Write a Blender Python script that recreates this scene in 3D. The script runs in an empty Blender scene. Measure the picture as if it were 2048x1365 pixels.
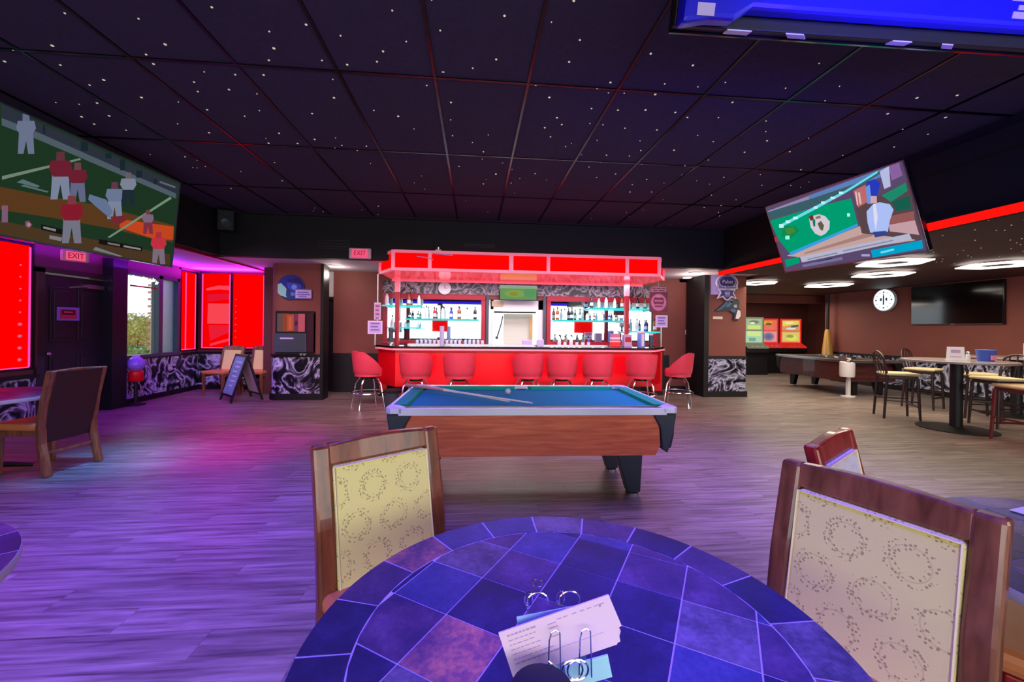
import bpy, bmesh, math, random
from mathutils import Vector, Matrix, Euler
R = math.radians
random.seed(7)
COL = bpy.context.scene.collection
SC = bpy.context.scene

# ------------------------------------------------------------------ camera
cam_data = bpy.data.cameras.new('camera')
cam = bpy.data.objects.new('camera', cam_data)
COL.objects.link(cam)
SC.camera = cam
cam_data.sensor_fit = 'HORIZONTAL'
cam_data.sensor_width = 36.0
cam_data.lens = 36.0 * 820 / 2048
cam_data.shift_y = -(682.5 - 656.4) / 2048
cam_data.clip_start = 0.02
cam.location = (0, 0, 1.43)
YAW, ROLL = R(5.16), 0.012
# looks along +Y turned right by YAW; the horizon drops to the right by ROLL
cam.matrix_world = (Matrix.Translation((0, 0, 1.43)) @ Matrix.Rotation(-YAW, 4, 'Z')
                    @ Matrix.Rotation(R(90), 4, 'X') @ Matrix.Rotation(ROLL, 4, 'Z'))

# ------------------------------------------------------------------ view and world
SC.view_settings.view_transform = 'Standard'
SC.view_settings.look = 'None'
SC.view_settings.gamma = 1.0
SC.view_settings.use_curve_mapping = False
SC.view_settings.exposure = 0.0
world = bpy.data.worlds.new('sky')
SC.world = world
world.use_nodes = True
wn = world.node_tree.nodes
wn['Background'].inputs['Color'].default_value = (0.86, 0.93, 1.0, 1)
wn['Background'].inputs['Strength'].default_value = 2.4


def area(name, loc, rot, sx, sy, power, color, spread=None):
    l = bpy.data.lights.new(name, 'AREA')
    l.shape = 'RECTANGLE'; l.size = sx; l.size_y = sy
    l.energy = power; l.color = color
    if spread is not None:
        l.spread = R(spread)
    o = bpy.data.objects.new(name, l)
    o.location = loc; o.rotation_euler = [R(a) for a in rot]
    COL.objects.link(o)
    return o


def spot(name, loc, target, power, color, angle=60, blend=1.0, radius=0.15):
    l = bpy.data.lights.new(name, 'SPOT')
    l.energy = power; l.color = color; l.spot_size = R(angle); l.spot_blend = blend
    l.shadow_soft_size = radius
    o = bpy.data.objects.new(name, l)
    o.location = loc
    d = Vector(target) - Vector(loc)
    o.rotation_euler = d.to_track_quat('-Z', 'Y').to_euler()
    COL.objects.link(o)
    return o


def point(name, loc, power, color, radius=0.1):
    l = bpy.data.lights.new(name, 'POINT')
    l.energy = power; l.color = color; l.shadow_soft_size = radius
    o = bpy.data.objects.new(name, l); o.location = loc
    COL.objects.link(o)
    return o


# daylight through the front windows behind the camera
for _n, _x in (('left', -3.4), ('middle', .3), ('right', 3.9), ('lounge', 7.6)):
    area('front_window_daylight_' + _n, (_x, -2.92, 1.72), (90, 0, 0), 3.3, 1.6, 46, (1.0, 1.0, .80))
# coloured party lamps under the black ceiling, with added fill lights
area('violet_ceiling_lamp', (-2.2, 2.4, 3.25), (0, 0, 0), 3.0, 3.4, 140, (.19, .09, 1.0), spread=80)
area('blue_ceiling_lamp', (.5, .9, 3.2), (0, 0, 0), 1.3, 1.1, 26, (.10, .05, 1.0), spread=45)
area('purple_ceiling_lamp', (2.4, 3.4, 3.25), (0, 0, 0), 2.6, 3.4, 85, (.34, .18, 1.0), spread=80)
spot('magenta_spot_lamp', (-2.5, 4.9, 3.25), (-2.75, 5.2, 0), 420, (1.0, .02, .75), 44)
spot('cyan_spot_lamp', (-3.5, 4.2, 3.25), (-3.75, 4.65, 0), 560, (.03, .42, 1.0), 34)
spot('violet_door_spot_lamp', (-4.0, 5.6, 2.9), (-5.0, 7.4, 0), 330, (.22, .0, 1.0), 75)
spot('bay_fill_light', (-2.4, 5.2, 3.2), (-5.0, 9.2, .8), 260, (.95, .85, 1.0), 38)  # unseen fill added to brighten the bay corner
spot('red_floor_fill', (6.4, 3.4, 2.4), (7.5, 4.4, 0), 70, (1.0, .04, .05), 55)  # unseen spot added for the reddish glow on the lounge floor
spot('blue_spot_lamp', (1.4, 1.4, 3.2), (2.6, 2.2, 0), 160, (.1, .05, 1.0), 60)
area('far_fill_light', (.3, 4.6, 3.1), (50, 0, 0), 7.0, .4, 75, (1.0, .58, .75), spread=70)  # unseen fill added to brighten the pillars and bar end
# violet light line of the window bay
area('violet_bay_strip', (-5.85, 6.9, 2.36), (180, 0, 0), .10, 5.0, 60, (.30, .01, 1.0))
area('magenta_bay_strip', (-5.3, 9.35, 2.40), (180, 0, 0), 1.4, .10, 45, (.75, .02, 1.0))
# bar: red light over the stools, cool light inside, added red uplight
area('canopy_red_lamp', (.97, 7.0, 2.45), (-20, 0, 0), 4.6, .15, 20, (1.0, .25, .3))
area('back_bar_lamp', (.97, 8.3, 2.36), (0, 0, 0), 4.6, .5, 60, (.75, .9, 1.0))
area('canopy_fill_light', (.97, 8.0, 1.6), (180, 0, 0), 4.4, .6, 10, (1.0, .2, .2), spread=100)  # unseen uplight added to brighten the canopy underside
area('kitchen_lamp', (.95, 9.9, 2.0), (0, 0, 0), .9, .8, 22, (.93, 1.0, .95))
point('hall_lamp_left', (-2.8, 8.5, 2.45), 8, (1, .85, .75))
point('hall_lamp_right', (4.6, 8.3, 2.45), 14, (1, .8, .7))
# lounge panels
area('lounge_panel_glow', (7.3, 6.6, 2.38), (0, 0, 0), 3.0, 4.0, 150, (1, .83, .60))
area('lounge_far_glow', (8.5, 11.5, 2.3), (0, 0, 0), 3.0, 1.0, 60, (1, .86, .7))


# ------------------------------------------------------------------ materials
def lin(c):
    out = []
    for v in c[:3]:
        v = v / 255.0
        out.append(v / 12.92 if v <= 0.04045 else ((v + 0.055) / 1.055) ** 2.4)
    return (out[0], out[1], out[2], 1.0)


def new_mat(name):
    m = bpy.data.materials.new(name)
    m.use_nodes = True
    nt = m.node_tree
    return m, nt, nt.nodes['Principled BSDF']


def plain(name, rgb, rough=0.5, metal=0.0, noise=0.0, scale=8.0, bump=0.0, coat=0.0, emit=None, estr=0.0, stretch=(1, 1, 1), alpha=None, trans=0.0, ior=1.45):
    m, nt, b = new_mat(name)
    c = lin(rgb)
    b.inputs['Base Color'].default_value = c
    b.inputs['Roughness'].default_value = rough
    b.inputs['Metallic'].default_value = metal
    b.inputs['Coat Weight'].default_value = coat
    b.inputs['Coat Roughness'].default_value = 0.1
    b.inputs['IOR'].default_value = ior
    if trans:
        b.inputs['Transmission Weight'].default_value = trans
    if emit:
        b.inputs['Emission Color'].default_value = lin(emit)
        b.inputs['Emission Strength'].default_value = estr
    if noise or bump:
        tc = nt.nodes.new('ShaderNodeTexCoord')
        mp = nt.nodes.new('ShaderNodeMapping')
        mp.inputs['Scale'].default_value = stretch
        nt.links.new(tc.outputs['Object'], mp.inputs['Vector'])
        n = nt.nodes.new('ShaderNodeTexNoise')
        n.inputs['Scale'].default_value = scale
        n.inputs['Detail'].default_value = 5
        nt.links.new(mp.outputs['Vector'], n.inputs['Vector'])
        if noise:
            mr = nt.nodes.new('ShaderNodeMapRange')
            mr.inputs['From Min'].default_value = 0.3
            mr.inputs['From Max'].default_value = 0.7
            mr.inputs['To Min'].default_value = 1 - noise
            mr.inputs['To Max'].default_value = 1 + noise
            nt.links.new(n.outputs['Fac'], mr.inputs['Value'])
            mx = nt.nodes.new('ShaderNodeVectorMath'); mx.operation = 'SCALE'
            mx.inputs[0].default_value = c[:3]
            nt.links.new(mr.outputs['Result'], mx.inputs['Scale'])
            nt.links.new(mx.outputs['Vector'], b.inputs['Base Color'])
        if bump:
            bp = nt.nodes.new('ShaderNodeBump')
            bp.inputs['Strength'].default_value = bump
            bp.inputs['Distance'].default_value = 0.01
            nt.links.new(n.outputs['Fac'], bp.inputs['Height'])
            nt.links.new(bp.outputs['Normal'], b.inputs['Normal'])
    return m


def glow(name, rgb, strength):
    m, nt, b = new_mat(name)
    nt.nodes.remove(b)
    e = nt.nodes.new('ShaderNodeEmission')
    e.inputs['Color'].default_value = lin(rgb)
    e.inputs['Strength'].default_value = strength
    nt.links.new(e.outputs[0], nt.nodes['Material Output'].inputs[0])
    return m


def wood(name, dark, light, scale=3.0, axis=0, rough=0.35, coat=0.2, stretch=9):
    m, nt, b = new_mat(name)
    tc = nt.nodes.new('ShaderNodeTexCoord')
    mp = nt.nodes.new('ShaderNodeMapping')
    s = [stretch] * 3; s[axis] = 1
    mp.inputs['Scale'].default_value = s
    nt.links.new(tc.outputs['Object'], mp.inputs['Vector'])
    n = nt.nodes.new('ShaderNodeTexNoise')
    n.inputs['Scale'].default_value = scale; n.inputs['Detail'].default_value = 8
    n.inputs['Distortion'].default_value = 0.6
    nt.links.new(mp.outputs['Vector'], n.inputs['Vector'])
    r = nt.nodes.new('ShaderNodeValToRGB')
    r.color_ramp.elements[0].position = 0.3; r.color_ramp.elements[0].color = lin(dark)
    r.color_ramp.elements[1].position = 0.7; r.color_ramp.elements[1].color = lin(light)
    nt.links.new(n.outputs['Fac'], r.inputs['Fac'])
    nt.links.new(r.outputs['Color'], b.inputs['Base Color'])
    b.inputs['Roughness'].default_value = rough
    b.inputs['Coat Weight'].default_value = coat
    return m


def swirl(name, dark, light, scale=3.0, rough=0.4, stretch=(1, 1, 1), width=.075):
    """black laminate with pale swirling flames"""
    m, nt, b = new_mat(name)
    tc = nt.nodes.new('ShaderNodeTexCoord')
    mp = nt.nodes.new('ShaderNodeMapping'); mp.inputs['Scale'].default_value = stretch
    nt.links.new(tc.outputs['Object'], mp.inputs['Vector'])
    n1 = nt.nodes.new('ShaderNodeTexNoise'); n1.inputs['Scale'].default_value = scale
    n1.inputs['Detail'].default_value = 2; n1.inputs['Distortion'].default_value = 2.5
    nt.links.new(mp.outputs['Vector'], n1.inputs['Vector'])
    # thin bands where the warped noise crosses its middle value
    ab = nt.nodes.new('ShaderNodeMath'); ab.operation = 'SUBTRACT'; ab.inputs[1].default_value = 0.5
    nt.links.new(n1.outputs['Fac'], ab.inputs[0])
    a2 = nt.nodes.new('ShaderNodeMath'); a2.operation = 'ABSOLUTE'
    nt.links.new(ab.outputs[0], a2.inputs[0])
    r = nt.nodes.new('ShaderNodeValToRGB')
    r.color_ramp.elements[0].position = 0.0; r.color_ramp.elements[0].color = lin(light)
    r.color_ramp.elements[1].position = width; r.color_ramp.elements[1].color = lin(dark)
    e = r.color_ramp.elements.new(width * .45); e.color = lin([(a * .5 + c * .5) for a, c in zip(dark, light)])
    nt.links.new(a2.outputs[0], r.inputs['Fac'])
    nt.links.new(r.outputs['Color'], b.inputs['Base Color'])
    b.inputs['Roughness'].default_value = rough
    return m


def by_attr(name, attr='tint', emit=0.0, rough=0.5):
    m, nt, b = new_mat(name)
    a = nt.nodes.new('ShaderNodeAttribute'); a.attribute_name = attr
    if emit:
        nt.nodes.remove(b)
        e = nt.nodes.new('ShaderNodeEmission'); e.inputs['Strength'].default_value = emit
        nt.links.new(a.outputs['Color'], e.inputs['Color'])
        nt.links.new(e.outputs[0], nt.nodes['Material Output'].inputs[0])
    else:
        nt.links.new(a.outputs['Color'], b.inputs['Base Color'])
        b.inputs['Roughness'].default_value = rough
    return m


def plank_mat():
    m, nt, b = new_mat('vinyl_plank')
    N = nt.nodes.new; L = nt.links.new
    tc = N('ShaderNodeNewGeometry')
    at = N('ShaderNodeAttribute'); at.attribute_name = 'tone'
    off = N('ShaderNodeVectorMath'); off.operation = 'SCALE'; off.inputs[0].default_value = (37.0, 91.0, 13.0)
    L(at.outputs['Fac'], off.inputs['Scale'])
    ad = N('ShaderNodeVectorMath'); ad.operation = 'ADD'
    L(tc.outputs['Position'], ad.inputs[0]); L(off.outputs[0], ad.inputs[1])
    mp = N('ShaderNodeMapping'); mp.inputs['Scale'].default_value = (1.1, 17, 1)
    L(ad.outputs[0], mp.inputs['Vector'])
    n = N('ShaderNodeTexNoise'); n.inputs['Scale'].default_value = 1.6; n.inputs['Detail'].default_value = 7
    n.inputs['Roughness'].default_value = 0.62; n.inputs['Distortion'].default_value = 0.35
    L(mp.outputs[0], n.inputs['Vector'])
    r = N('ShaderNodeValToRGB')
    r.color_ramp.elements[0].position = 0.30; r.color_ramp.elements[0].color = lin((72, 60, 58))
    r.color_ramp.elements[1].position = 0.68; r.color_ramp.elements[1].color = lin((156, 140, 132))
    L(n.outputs['Fac'], r.inputs['Fac'])
    mr = N('ShaderNodeMapRange'); mr.inputs['To Min'].default_value = 0.86; mr.inputs['To Max'].default_value = 1.12
    L(at.outputs['Fac'], mr.inputs['Value'])
    mx = N('ShaderNodeVectorMath'); mx.operation = 'SCALE'
    L(r.outputs['Color'], mx.inputs[0]); L(mr.outputs[0], mx.inputs['Scale'])
    L(mx.outputs[0], b.inputs['Base Color'])
    b.inputs['Roughness'].default_value = 0.42
    bp = N('ShaderNodeBump'); bp.inputs['Strength'].default_value = 0.25; bp.inputs['Distance'].default_value = 0.004
    L(n.outputs['Fac'], bp.inputs['Height']); L(bp.outputs[0], b.inputs['Normal'])
    return m


def slate_mat(name, c1, c2, c3):
    m, nt, b = new_mat(name)
    N = nt.nodes.new; L = nt.links.new
    tc = N('ShaderNodeTexCoord')
    n = N('ShaderNodeTexNoise'); n.inputs['Scale'].default_value = 9; n.inputs['Detail'].default_value = 9; n.inputs['Roughness'].default_value = .65
    n2 = N('ShaderNodeTexNoise'); n2.inputs['Scale'].default_value = 90; n2.inputs['Detail'].default_value = 4
    L(tc.outputs['Object'], n.inputs['Vector']); L(tc.outputs['Object'], n2.inputs['Vector'])
    r = N('ShaderNodeValToRGB')
    r.color_ramp.elements[0].position = .35; r.color_ramp.elements[0].color = lin(c1)
    r.color_ramp.elements[1].position = .7; r.color_ramp.elements[1].color = lin(c3)
    e = r.color_ramp.elements.new(.52); e.color = lin(c2)
    ma = N('ShaderNodeMath'); ma.operation = 'MULTIPLY_ADD'; ma.inputs[1].default_value = .35; 
    L(n2.outputs['Fac'], ma.inputs[0])
    sb = N('ShaderNodeMath'); sb.operation = 'SUBTRACT'; sb.inputs[1].default_value = .175
    L(n.outputs['Fac'], ma.inputs[2]); L(ma.outputs[0], sb.inputs[0]); L(sb.outputs[0], r.inputs['Fac'])
    L(r.outputs['Color'], b.inputs['Base Color'])
    b.inputs['Roughness'].default_value = .45
    bp = N('ShaderNodeBump'); bp.inputs['Strength'].default_value = .3; bp.inputs['Distance'].default_value = .003
    L(sb.outputs[0], bp.inputs['Height']); L(bp.outputs[0], b.inputs['Normal'])
    return m


def wreath_fabric(name, base, ink):
    """cream upholstery printed with rings of small berries and leaves (pattern in the x-z plane of the object)"""
    m, nt, b = new_mat(name)
    N = nt.nodes.new; L = nt.links.new

    def mth(op, a, bb=None):
        k = N('ShaderNodeMath'); k.operation = op
        for i, v in enumerate((a, bb)):
            if v is None: continue
            if isinstance(v, (int, float)): k.inputs[i].default_value = v
            else: L(v, k.inputs[i])
        return k.outputs[0]
    tc = N('ShaderNodeTexCoord'); sp = N('ShaderNodeSeparateXYZ')
    L(tc.outputs['Object'], sp.inputs[0])
    P, Q = 0.145, 0.125
    row = mth('FLOOR', mth('DIVIDE', sp.outputs['Z'], Q))
    sh = mth('MULTIPLY', mth('MODULO', mth('ADD', row, 100), 2), 0.5)
    fx = mth('SUBTRACT', mth('FRACT', mth('ADD', mth('DIVIDE', mth('ADD', sp.outputs['X'], 5.05), P), sh)), .5)
    fz = mth('SUBTRACT', mth('FRACT', mth('DIVIDE', sp.outputs['Z'], Q)), .5)
    dx = mth('MULTIPLY', fx, P); dz = mth('MULTIPLY', fz, Q)
    rad = mth('SQRT', mth('ADD', mth('MULTIPLY', dx, dx), mth('MULTIPLY', dz, dz)))
    ring = mth('LESS_THAN', mth('ABSOLUTE', mth('SUBTRACT', rad, .045)), .015)
    line = mth('LESS_THAN', mth('ABSOLUTE', mth('SUBTRACT', rad, .044)), .0018)
    ln = mth('MULTIPLY', line, .16)
    v = N('ShaderNodeTexVoronoi'); v.inputs['Scale'].default_value = 105
    L(tc.outputs['Object'], v.inputs['Vector'])
    dot = mth('LESS_THAN', v.outputs['Distance'], .34)
    fac = mth('MAXIMUM', mth('MULTIPLY', mth('MULTIPLY', ring, dot), .55), ln)
    wv = N('ShaderNodeTexNoise'); wv.inputs['Scale'].default_value = 250
    L(tc.outputs['Object'], wv.inputs['Vector'])
    mx = N('ShaderNodeMix'); mx.data_type = 'RGBA'
    L(fac, mx.inputs['Factor'])
    mx.inputs[6].default_value = lin(base); mx.inputs[7].default_value = lin(ink)
    L(mx.outputs[2], b.inputs['Base Color'])
    b.inputs['Roughness'].default_value = .8
    bp = N('ShaderNodeBump'); bp.inputs['Strength'].default_value = .2; bp.inputs['Distance'].default_value = .002
    L(wv.outputs['Fac'], bp.inputs['Height']); L(bp.outputs[0], b.inputs['Normal'])
    return m


M = {}
M['plank'] = plank_mat()
M['joint'] = plain('floor_joint', (96, 84, 78), .9)
M['tile_black'] = plain('ceiling_tile_black', (50, 44, 68), .85, noise=.15, scale=30, bump=.2)
M['grid'] = plain('grid_black_gloss', (66, 66, 74), .22, metal=1)
M['soffit'] = plain('soffit_black', (15, 15, 21), .75, noise=.15, scale=3)
M['ceil_pale'] = plain('pale_ceiling', (205, 190, 200), .7)
M['ceil_dark'] = plain('lounge_ceiling_dark', (66, 38, 40), .6, noise=.2, scale=4)
M['brown'] = plain('brown_wall', (132, 72, 64), .65, noise=.05, scale=2)
M['brown_dark'] = plain('brown_wall_dark', (96, 50, 52), .6, noise=.06, scale=2)
M['black'] = plain('black_paint', (16, 15, 20), .5)
M['black_gloss'] = plain('black_gloss', (10, 10, 14), .12, coat=.5)
M['black_rough'] = plain('black_matt', (22, 22, 26), .9)
M['swirl'] = swirl('swirl_laminate', (14, 14, 26), (205, 205, 240), 2.6, .3, width=.12)
M['swirl_header'] = swirl('swirl_header_laminate', (34, 26, 36), (190, 160, 180), 3.0, .4, width=.12)
M['chrome'] = plain('chrome', (225, 225, 235), .12, metal=1)
M['steel'] = plain('brushed_steel', (170, 170, 175), .3, metal=1)
M['rail_alu'] = plain('polished_aluminium', (236, 240, 250), .22, metal=.35)
M['white'] = plain('white_paint', (225, 222, 225), .5)
M['white_plastic'] = plain('white_plastic', (220, 215, 220), .35)
M['cream'] = plain('cream_vinyl', (245, 240, 150), .6)
M['seat_cream'] = plain('seat_cream', (206, 190, 150), .6)
M['wreath'] = wreath_fabric('wreath_fabric', (240, 228, 140), (100, 56, 46))
M['wreath_white'] = wreath_fabric('wreath_fabric_pale', (215, 205, 215), (150, 120, 130))
M['piping'] = plain('cream_piping', (240, 225, 165), .6)
M['chair_wood'] = wood('chair_wood', (92, 42, 24), (150, 78, 44), 3, 2, .3, .4)
M['chair_wood_dark'] = wood('chair_wood_dark', (92, 50, 32), (150, 92, 62), 3, 2, .3, .4)
M['chair_wood_red'] = wood('chair_wood_red', (120, 22, 22), (170, 38, 32), 3, 2, .3, .4)
M['tan_vinyl'] = plain('tan_vinyl', (200, 120, 72), .35, noise=.05, scale=6)
M['brown_vinyl'] = plain('dark_brown_vinyl', (46, 20, 28), .5)
M['felt'] = plain('blue_felt', (0, 158, 150), 1.0, noise=.05, scale=80)
M['felt_teal'] = plain('teal_felt', (10, 180, 128), .85, noise=.05, scale=80)
M['pool_wood'] = wood('pool_cabinet_laminate', (180, 74, 48), (222, 112, 76), 2.5, 0, .45, .1, 14)
M['pool_black'] = plain('pool_corner_plastic', (40, 48, 62), .4)
M['red_vinyl'] = plain('red_stool_vinyl', (212, 66, 84), .26, noise=.05, scale=6, coat=.3)
M['red_panel'] = plain('red_bar_laminate', (222, 0, 22), .3, coat=.15)
M['red_frame'] = plain('dark_red_frame', (165, 12, 44), .35)
M['red_light'] = glow('red_backlit_acrylic', (255, 4, 4), 1.05)
M['red_shade'] = glow('red_glowing_shade', (255, 0, 0), 1.05)
M['red_soft'] = plain('red_underside_acrylic', (225, 25, 45), .2, coat=.6, emit=(245, 14, 34), estr=.7, noise=.15, scale=5, stretch=(.6, 2, 1))
M['pink_frame'] = plain('pink_spill_frame', (235, 150, 165), .35, emit=(255, 90, 120), estr=.35)  # red spill from the panels put into the pink colour and glow
M['magenta_glow'] = glow('magenta_led_tube', (255, 80, 190), 1.0)
M['red_strip'] = glow('red_led_strip', (255, 20, 14), 1.15)
M['lilac_glow'] = glow('lilac_led', (190, 60, 255), 1.0)
M['panel_white'] = glow('warm_white_diffuser', (255, 248, 236), 3.2)
M['down_white'] = glow('downlight_lens', (255, 246, 236), 2.5)
M['star'] = glow('star_point', (225, 215, 190), .75)
M['mirror'] = plain('mirror_glass', (225, 235, 238), .02, metal=1)
M['cyan_glass'] = plain('cyan_edge_glass', (120, 225, 230), .1, trans=.3, emit=(40, 215, 220), estr=.75)
M['glass'] = plain('clear_glass', (235, 240, 240), .03, trans=1.0)
M['print'] = by_attr('printed_colours', 'tint', 0, .55)
M['screen'] = by_attr('screen_picture', 'tint', .95)
M['screen_dim'] = by_attr('screen_picture_dim', 'tint', .62)
M['tv_blue'] = plain('tv_back_plastic', (16, 8, 215), .35, coat=.4)
M['grey_body'] = plain('grey_metal_body', (62, 72, 84), .4)
M['gold_wood'] = plain('golden_lacquered_wood', (200, 150, 70), .3, coat=.4)
M['grout'] = plain('grout', (190, 180, 200), .8)
M['slate_navy'] = slate_mat('slate_navy', (26, 28, 52), (34, 36, 66), (52, 50, 82))
M['slate_blue'] = slate_mat('slate_blue', (44, 52, 82), (56, 64, 96), (80, 78, 110))
M['slate_rust'] = slate_mat('slate_rust', (84, 62, 78), (140, 92, 88), (215, 140, 90))
M['slate_plum'] = slate_mat('slate_plum', (50, 42, 68), (72, 54, 78), (96, 74, 98))
M['slate_grey'] = slate_mat('slate_grey', (56, 54, 64), (92, 86, 92), (122, 108, 116))
M['paper_pink'] = plain('pale_paper', (238, 205, 228), .8)
M['paper_teal'] = plain('mint_card', (170, 225, 225), .7)
M['ink'] = plain('print_ink', (186, 150, 190), .8)
M['leaf'] = plain('bush_leaf', (140, 165, 95), .7, noise=.4, scale=3)
M['leaf_orange'] = plain('autumn_leaf', (200, 120, 50), .7, noise=.3, scale=3)
M['leaf_far'] = plain('distant_tree', (80, 110, 80), .8, noise=.3, scale=1)
M['grass'] = plain('grass', (130, 175, 100), .9, noise=.2, scale=3)
M['asphalt'] = plain('asphalt', (140, 140, 160), .9, noise=.1, scale=2)
M['brick'] = plain('brick', (196, 150, 140), .8, noise=.2, scale=10)
M['mortar'] = plain('mortar', (215, 205, 200), .9)
M['dark_wood'] = wood('dark_stained_wood', (26, 14, 16), (52, 28, 28), 3, 2, .35, .3)
M['cherry'] = wood('cherry_bentwood', (70, 10, 16), (120, 22, 28), 3, 2, .3, .4)
M['pool2_wood'] = wood('old_pool_cabinet', (58, 24, 24), (96, 44, 40), 2.5, 1, .4, .2, 12)
M['blue_plastic'] = plain('blue_cup', (60, 90, 190), .35)
M['lilac'] = plain('lilac_paper', (190, 175, 235), .7)
M['door_black'] = plain('door_dark', (34, 24, 34), .4)


# ------------------------------------------------------------------ mesh helpers
class MB:
    def __init__(s):
        s.v = []; s.f = []; s.c = []

    def _add(s, vs, fs, col=None):
        k = len(s.v)
        s.v += [tuple(v) for v in vs]
        for f in fs:
            s.f.append([k + i for i in f]); s.c.append(col)
        return s

    def box(s, x0, x1, y0, y1, z0, z1, col=None, mtx=None):
        vs = [Vector((x, y, z)) for z in (z0, z1) for y in (y0, y1) for x in (x0, x1)]
        if mtx is not None: vs = [mtx @ v for v in vs]
        return s._add(vs, [(0, 2, 3, 1), (4, 5, 7, 6), (0, 1, 5, 4), (1, 3, 7, 5), (3, 2, 6, 7), (2, 0, 4, 6)], col)

    def prism(s, poly, plane, a, b, col=None, mtx=None):
        n = len(poly)

        def P(p, t):
            if plane == 'xy': return Vector((p[0], p[1], t))
            if plane == 'xz': return Vector((p[0], t, p[1]))
            return Vector((t, p[0], p[1]))
        vs = [P(p, a) for p in poly] + [P(p, b) for p in poly]
        if mtx is not None: vs = [mtx @ v for v in vs]
        fs = [tuple(range(n))[::-1], tuple(range(n, 2 * n))] + [(i, (i + 1) % n, n + (i + 1) % n, n + i) for i in range(n)]
        return s._add(vs, fs, col)

    def tube(s, path, r, n=8, closed=False, caps=True):
        path = [Vector(p) for p in path]
        m = len(path)
        rs = r if isinstance(r, (list, tuple)) else [r] * m
        rings = []
        up = None
        for i, p in enumerate(path):
            if closed: t = path[(i + 1) % m] - path[i - 1]
            else: t = path[min(i + 1, m - 1)] - path[max(i - 1, 0)]
            t.normalize()
            if up is None:
                up = Vector((0, 0, 1)) if abs(t.z) < .9 else Vector((1, 0, 0))
            a = t.cross(up).normalized(); bb = a.cross(t).normalized(); up = bb
            rings.append([p + (a * math.cos(2 * math.pi * j / n) + bb * math.sin(2 * math.pi * j / n)) * rs[i] for j in range(n)])
        vs = [q for ring in rings for q in ring]
        fs = []
        for i in range(m if closed else m - 1):
            i2 = (i + 1) % m
            for j in range(n):
                fs.append((i * n + j, i * n + (j + 1) % n, i2 * n + (j + 1) % n, i2 * n + j))
        if caps and not closed:
            fs.append(tuple(range(n))[::-1]); fs.append(tuple(range((m - 1) * n, m * n)))
        return s._add(vs, fs)

    def bar(s, a, b, w, d=None):
        """square bar from a to b"""
        a = Vector(a); b = Vector(b); d = d or w
        t = (b - a); L = t.length
        q = t.to_track_quat('Z', 'X').to_matrix().to_4x4()
        return s.box(-w / 2, w / 2, -d / 2, d / 2, 0, L, mtx=Matrix.Translation(a) @ q)

    def lathe(s, prof, n=16, c=(0, 0, 0), mtx=None):
        vs = []
        for r, z in prof:
            for j in range(n):
                t = 2 * math.pi * j / n
                v = Vector((c[0] + r * math.cos(t), c[1] + r * math.sin(t), c[2] + z))
                vs.append(mtx @ v if mtx is not None else v)
        m = len(prof)
        fs = [(i * n + j, i * n + (j + 1) % n, (i + 1) * n + (j + 1) % n, (i + 1) * n + j) for i in range(m - 1) for j in range(n)]
        fs.append(tuple(range(n))[::-1]); fs.append(tuple(range((m - 1) * n, m * n)))
        return s._add(vs, fs)

    def ball(s, c, r, n=12, sq=(1, 1, 1)):
        prof = [(max(1e-4, math.sin(math.pi * i / n)), -math.cos(math.pi * i / n)) for i in range(n + 1)]
        vs = []
        for a, z in prof:
            for j in range(n):
                t = 2 * math.pi * j / n
                vs.append((c[0] + r * sq[0] * a * math.cos(t), c[1] + r * sq[1] * a * math.sin(t), c[2] + r * sq[2] * z))
        fs = [(i * n + j, i * n + (j + 1) % n, (i + 1) * n + (j + 1) % n, (i + 1) * n + j) for i in range(n) for j in range(n)]
        return s._add(vs, fs)

    def face(s, pts, col=None):
        return s._add(pts, [tuple(range(len(pts)))], col)

    def mesh(s, name, mat, smooth=False, attr=None):
        me = bpy.data.meshes.new(name)
        me.from_pydata(s.v, [], s.f)
        me.materials.append(mat)
        if attr == 'tint':
            ca = me.color_attributes.new('tint', 'FLOAT_COLOR', 'CORNER')
            k = 0
            for fi, p in enumerate(me.polygons):
                c = lin(s.c[fi] or (200, 200, 200))
                for _ in p.loop_indices:
                    ca.data[k].color = c; k += 1
        elif attr == 'tone':
            fa = me.attributes.new('tone', 'FLOAT', 'FACE')
            fa.data.foreach_set('value', [float(c or 0) for c in s.c])
        me.update()
        if smooth:
            me.polygons.foreach_set('use_smooth', [True] * len(me.polygons))
            me.set_sharp_from_angle(angle=R(38))
        return me


def link(name, me, parent=None, loc=None, rot=None, bevel=0):
    o = bpy.data.objects.new(name, me)
    COL.objects.link(o)
    if parent is not None: o.parent = parent
    if loc is not None: o.location = loc
    if rot is not None: o.rotation_euler = rot
    if bevel:
        b = o.modifiers.new('bevel', 'BEVEL'); b.width = bevel; b.segments = 2; b.limit_method = 'ANGLE'; b.angle_limit = R(40)
    return o


def obj(name, mb, mat, parent=None, loc=None, rot=None, smooth=False, bevel=0, attr=None):
    return link(name, mb.mesh(name, mat, smooth, attr), parent, loc, rot, bevel)


def thing(name, label, cat, loc=(0, 0, 0), rz=0.0, group=None, rot=None):
    o = bpy.data.objects.new(name, None)
    o.empty_display_size = .1
    COL.objects.link(o)
    o.location = loc; o.rotation_euler = rot if rot else (0, 0, rz)
    o['label'] = label; o['category'] = cat
    if group: o['group'] = group
    return o


def tag(o, label, cat, group=None):
    o['label'] = label; o['category'] = cat
    if group: o['group'] = group
    return o


def struct(name, mb, mat, label=None, cat=None, **k):
    o = obj(name, mb, mat, **k)
    o['kind'] = 'structure'
    o['label'] = label or name.replace('_', ' ')
    o['category'] = cat or name.split('_')[0]
    return o


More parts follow.
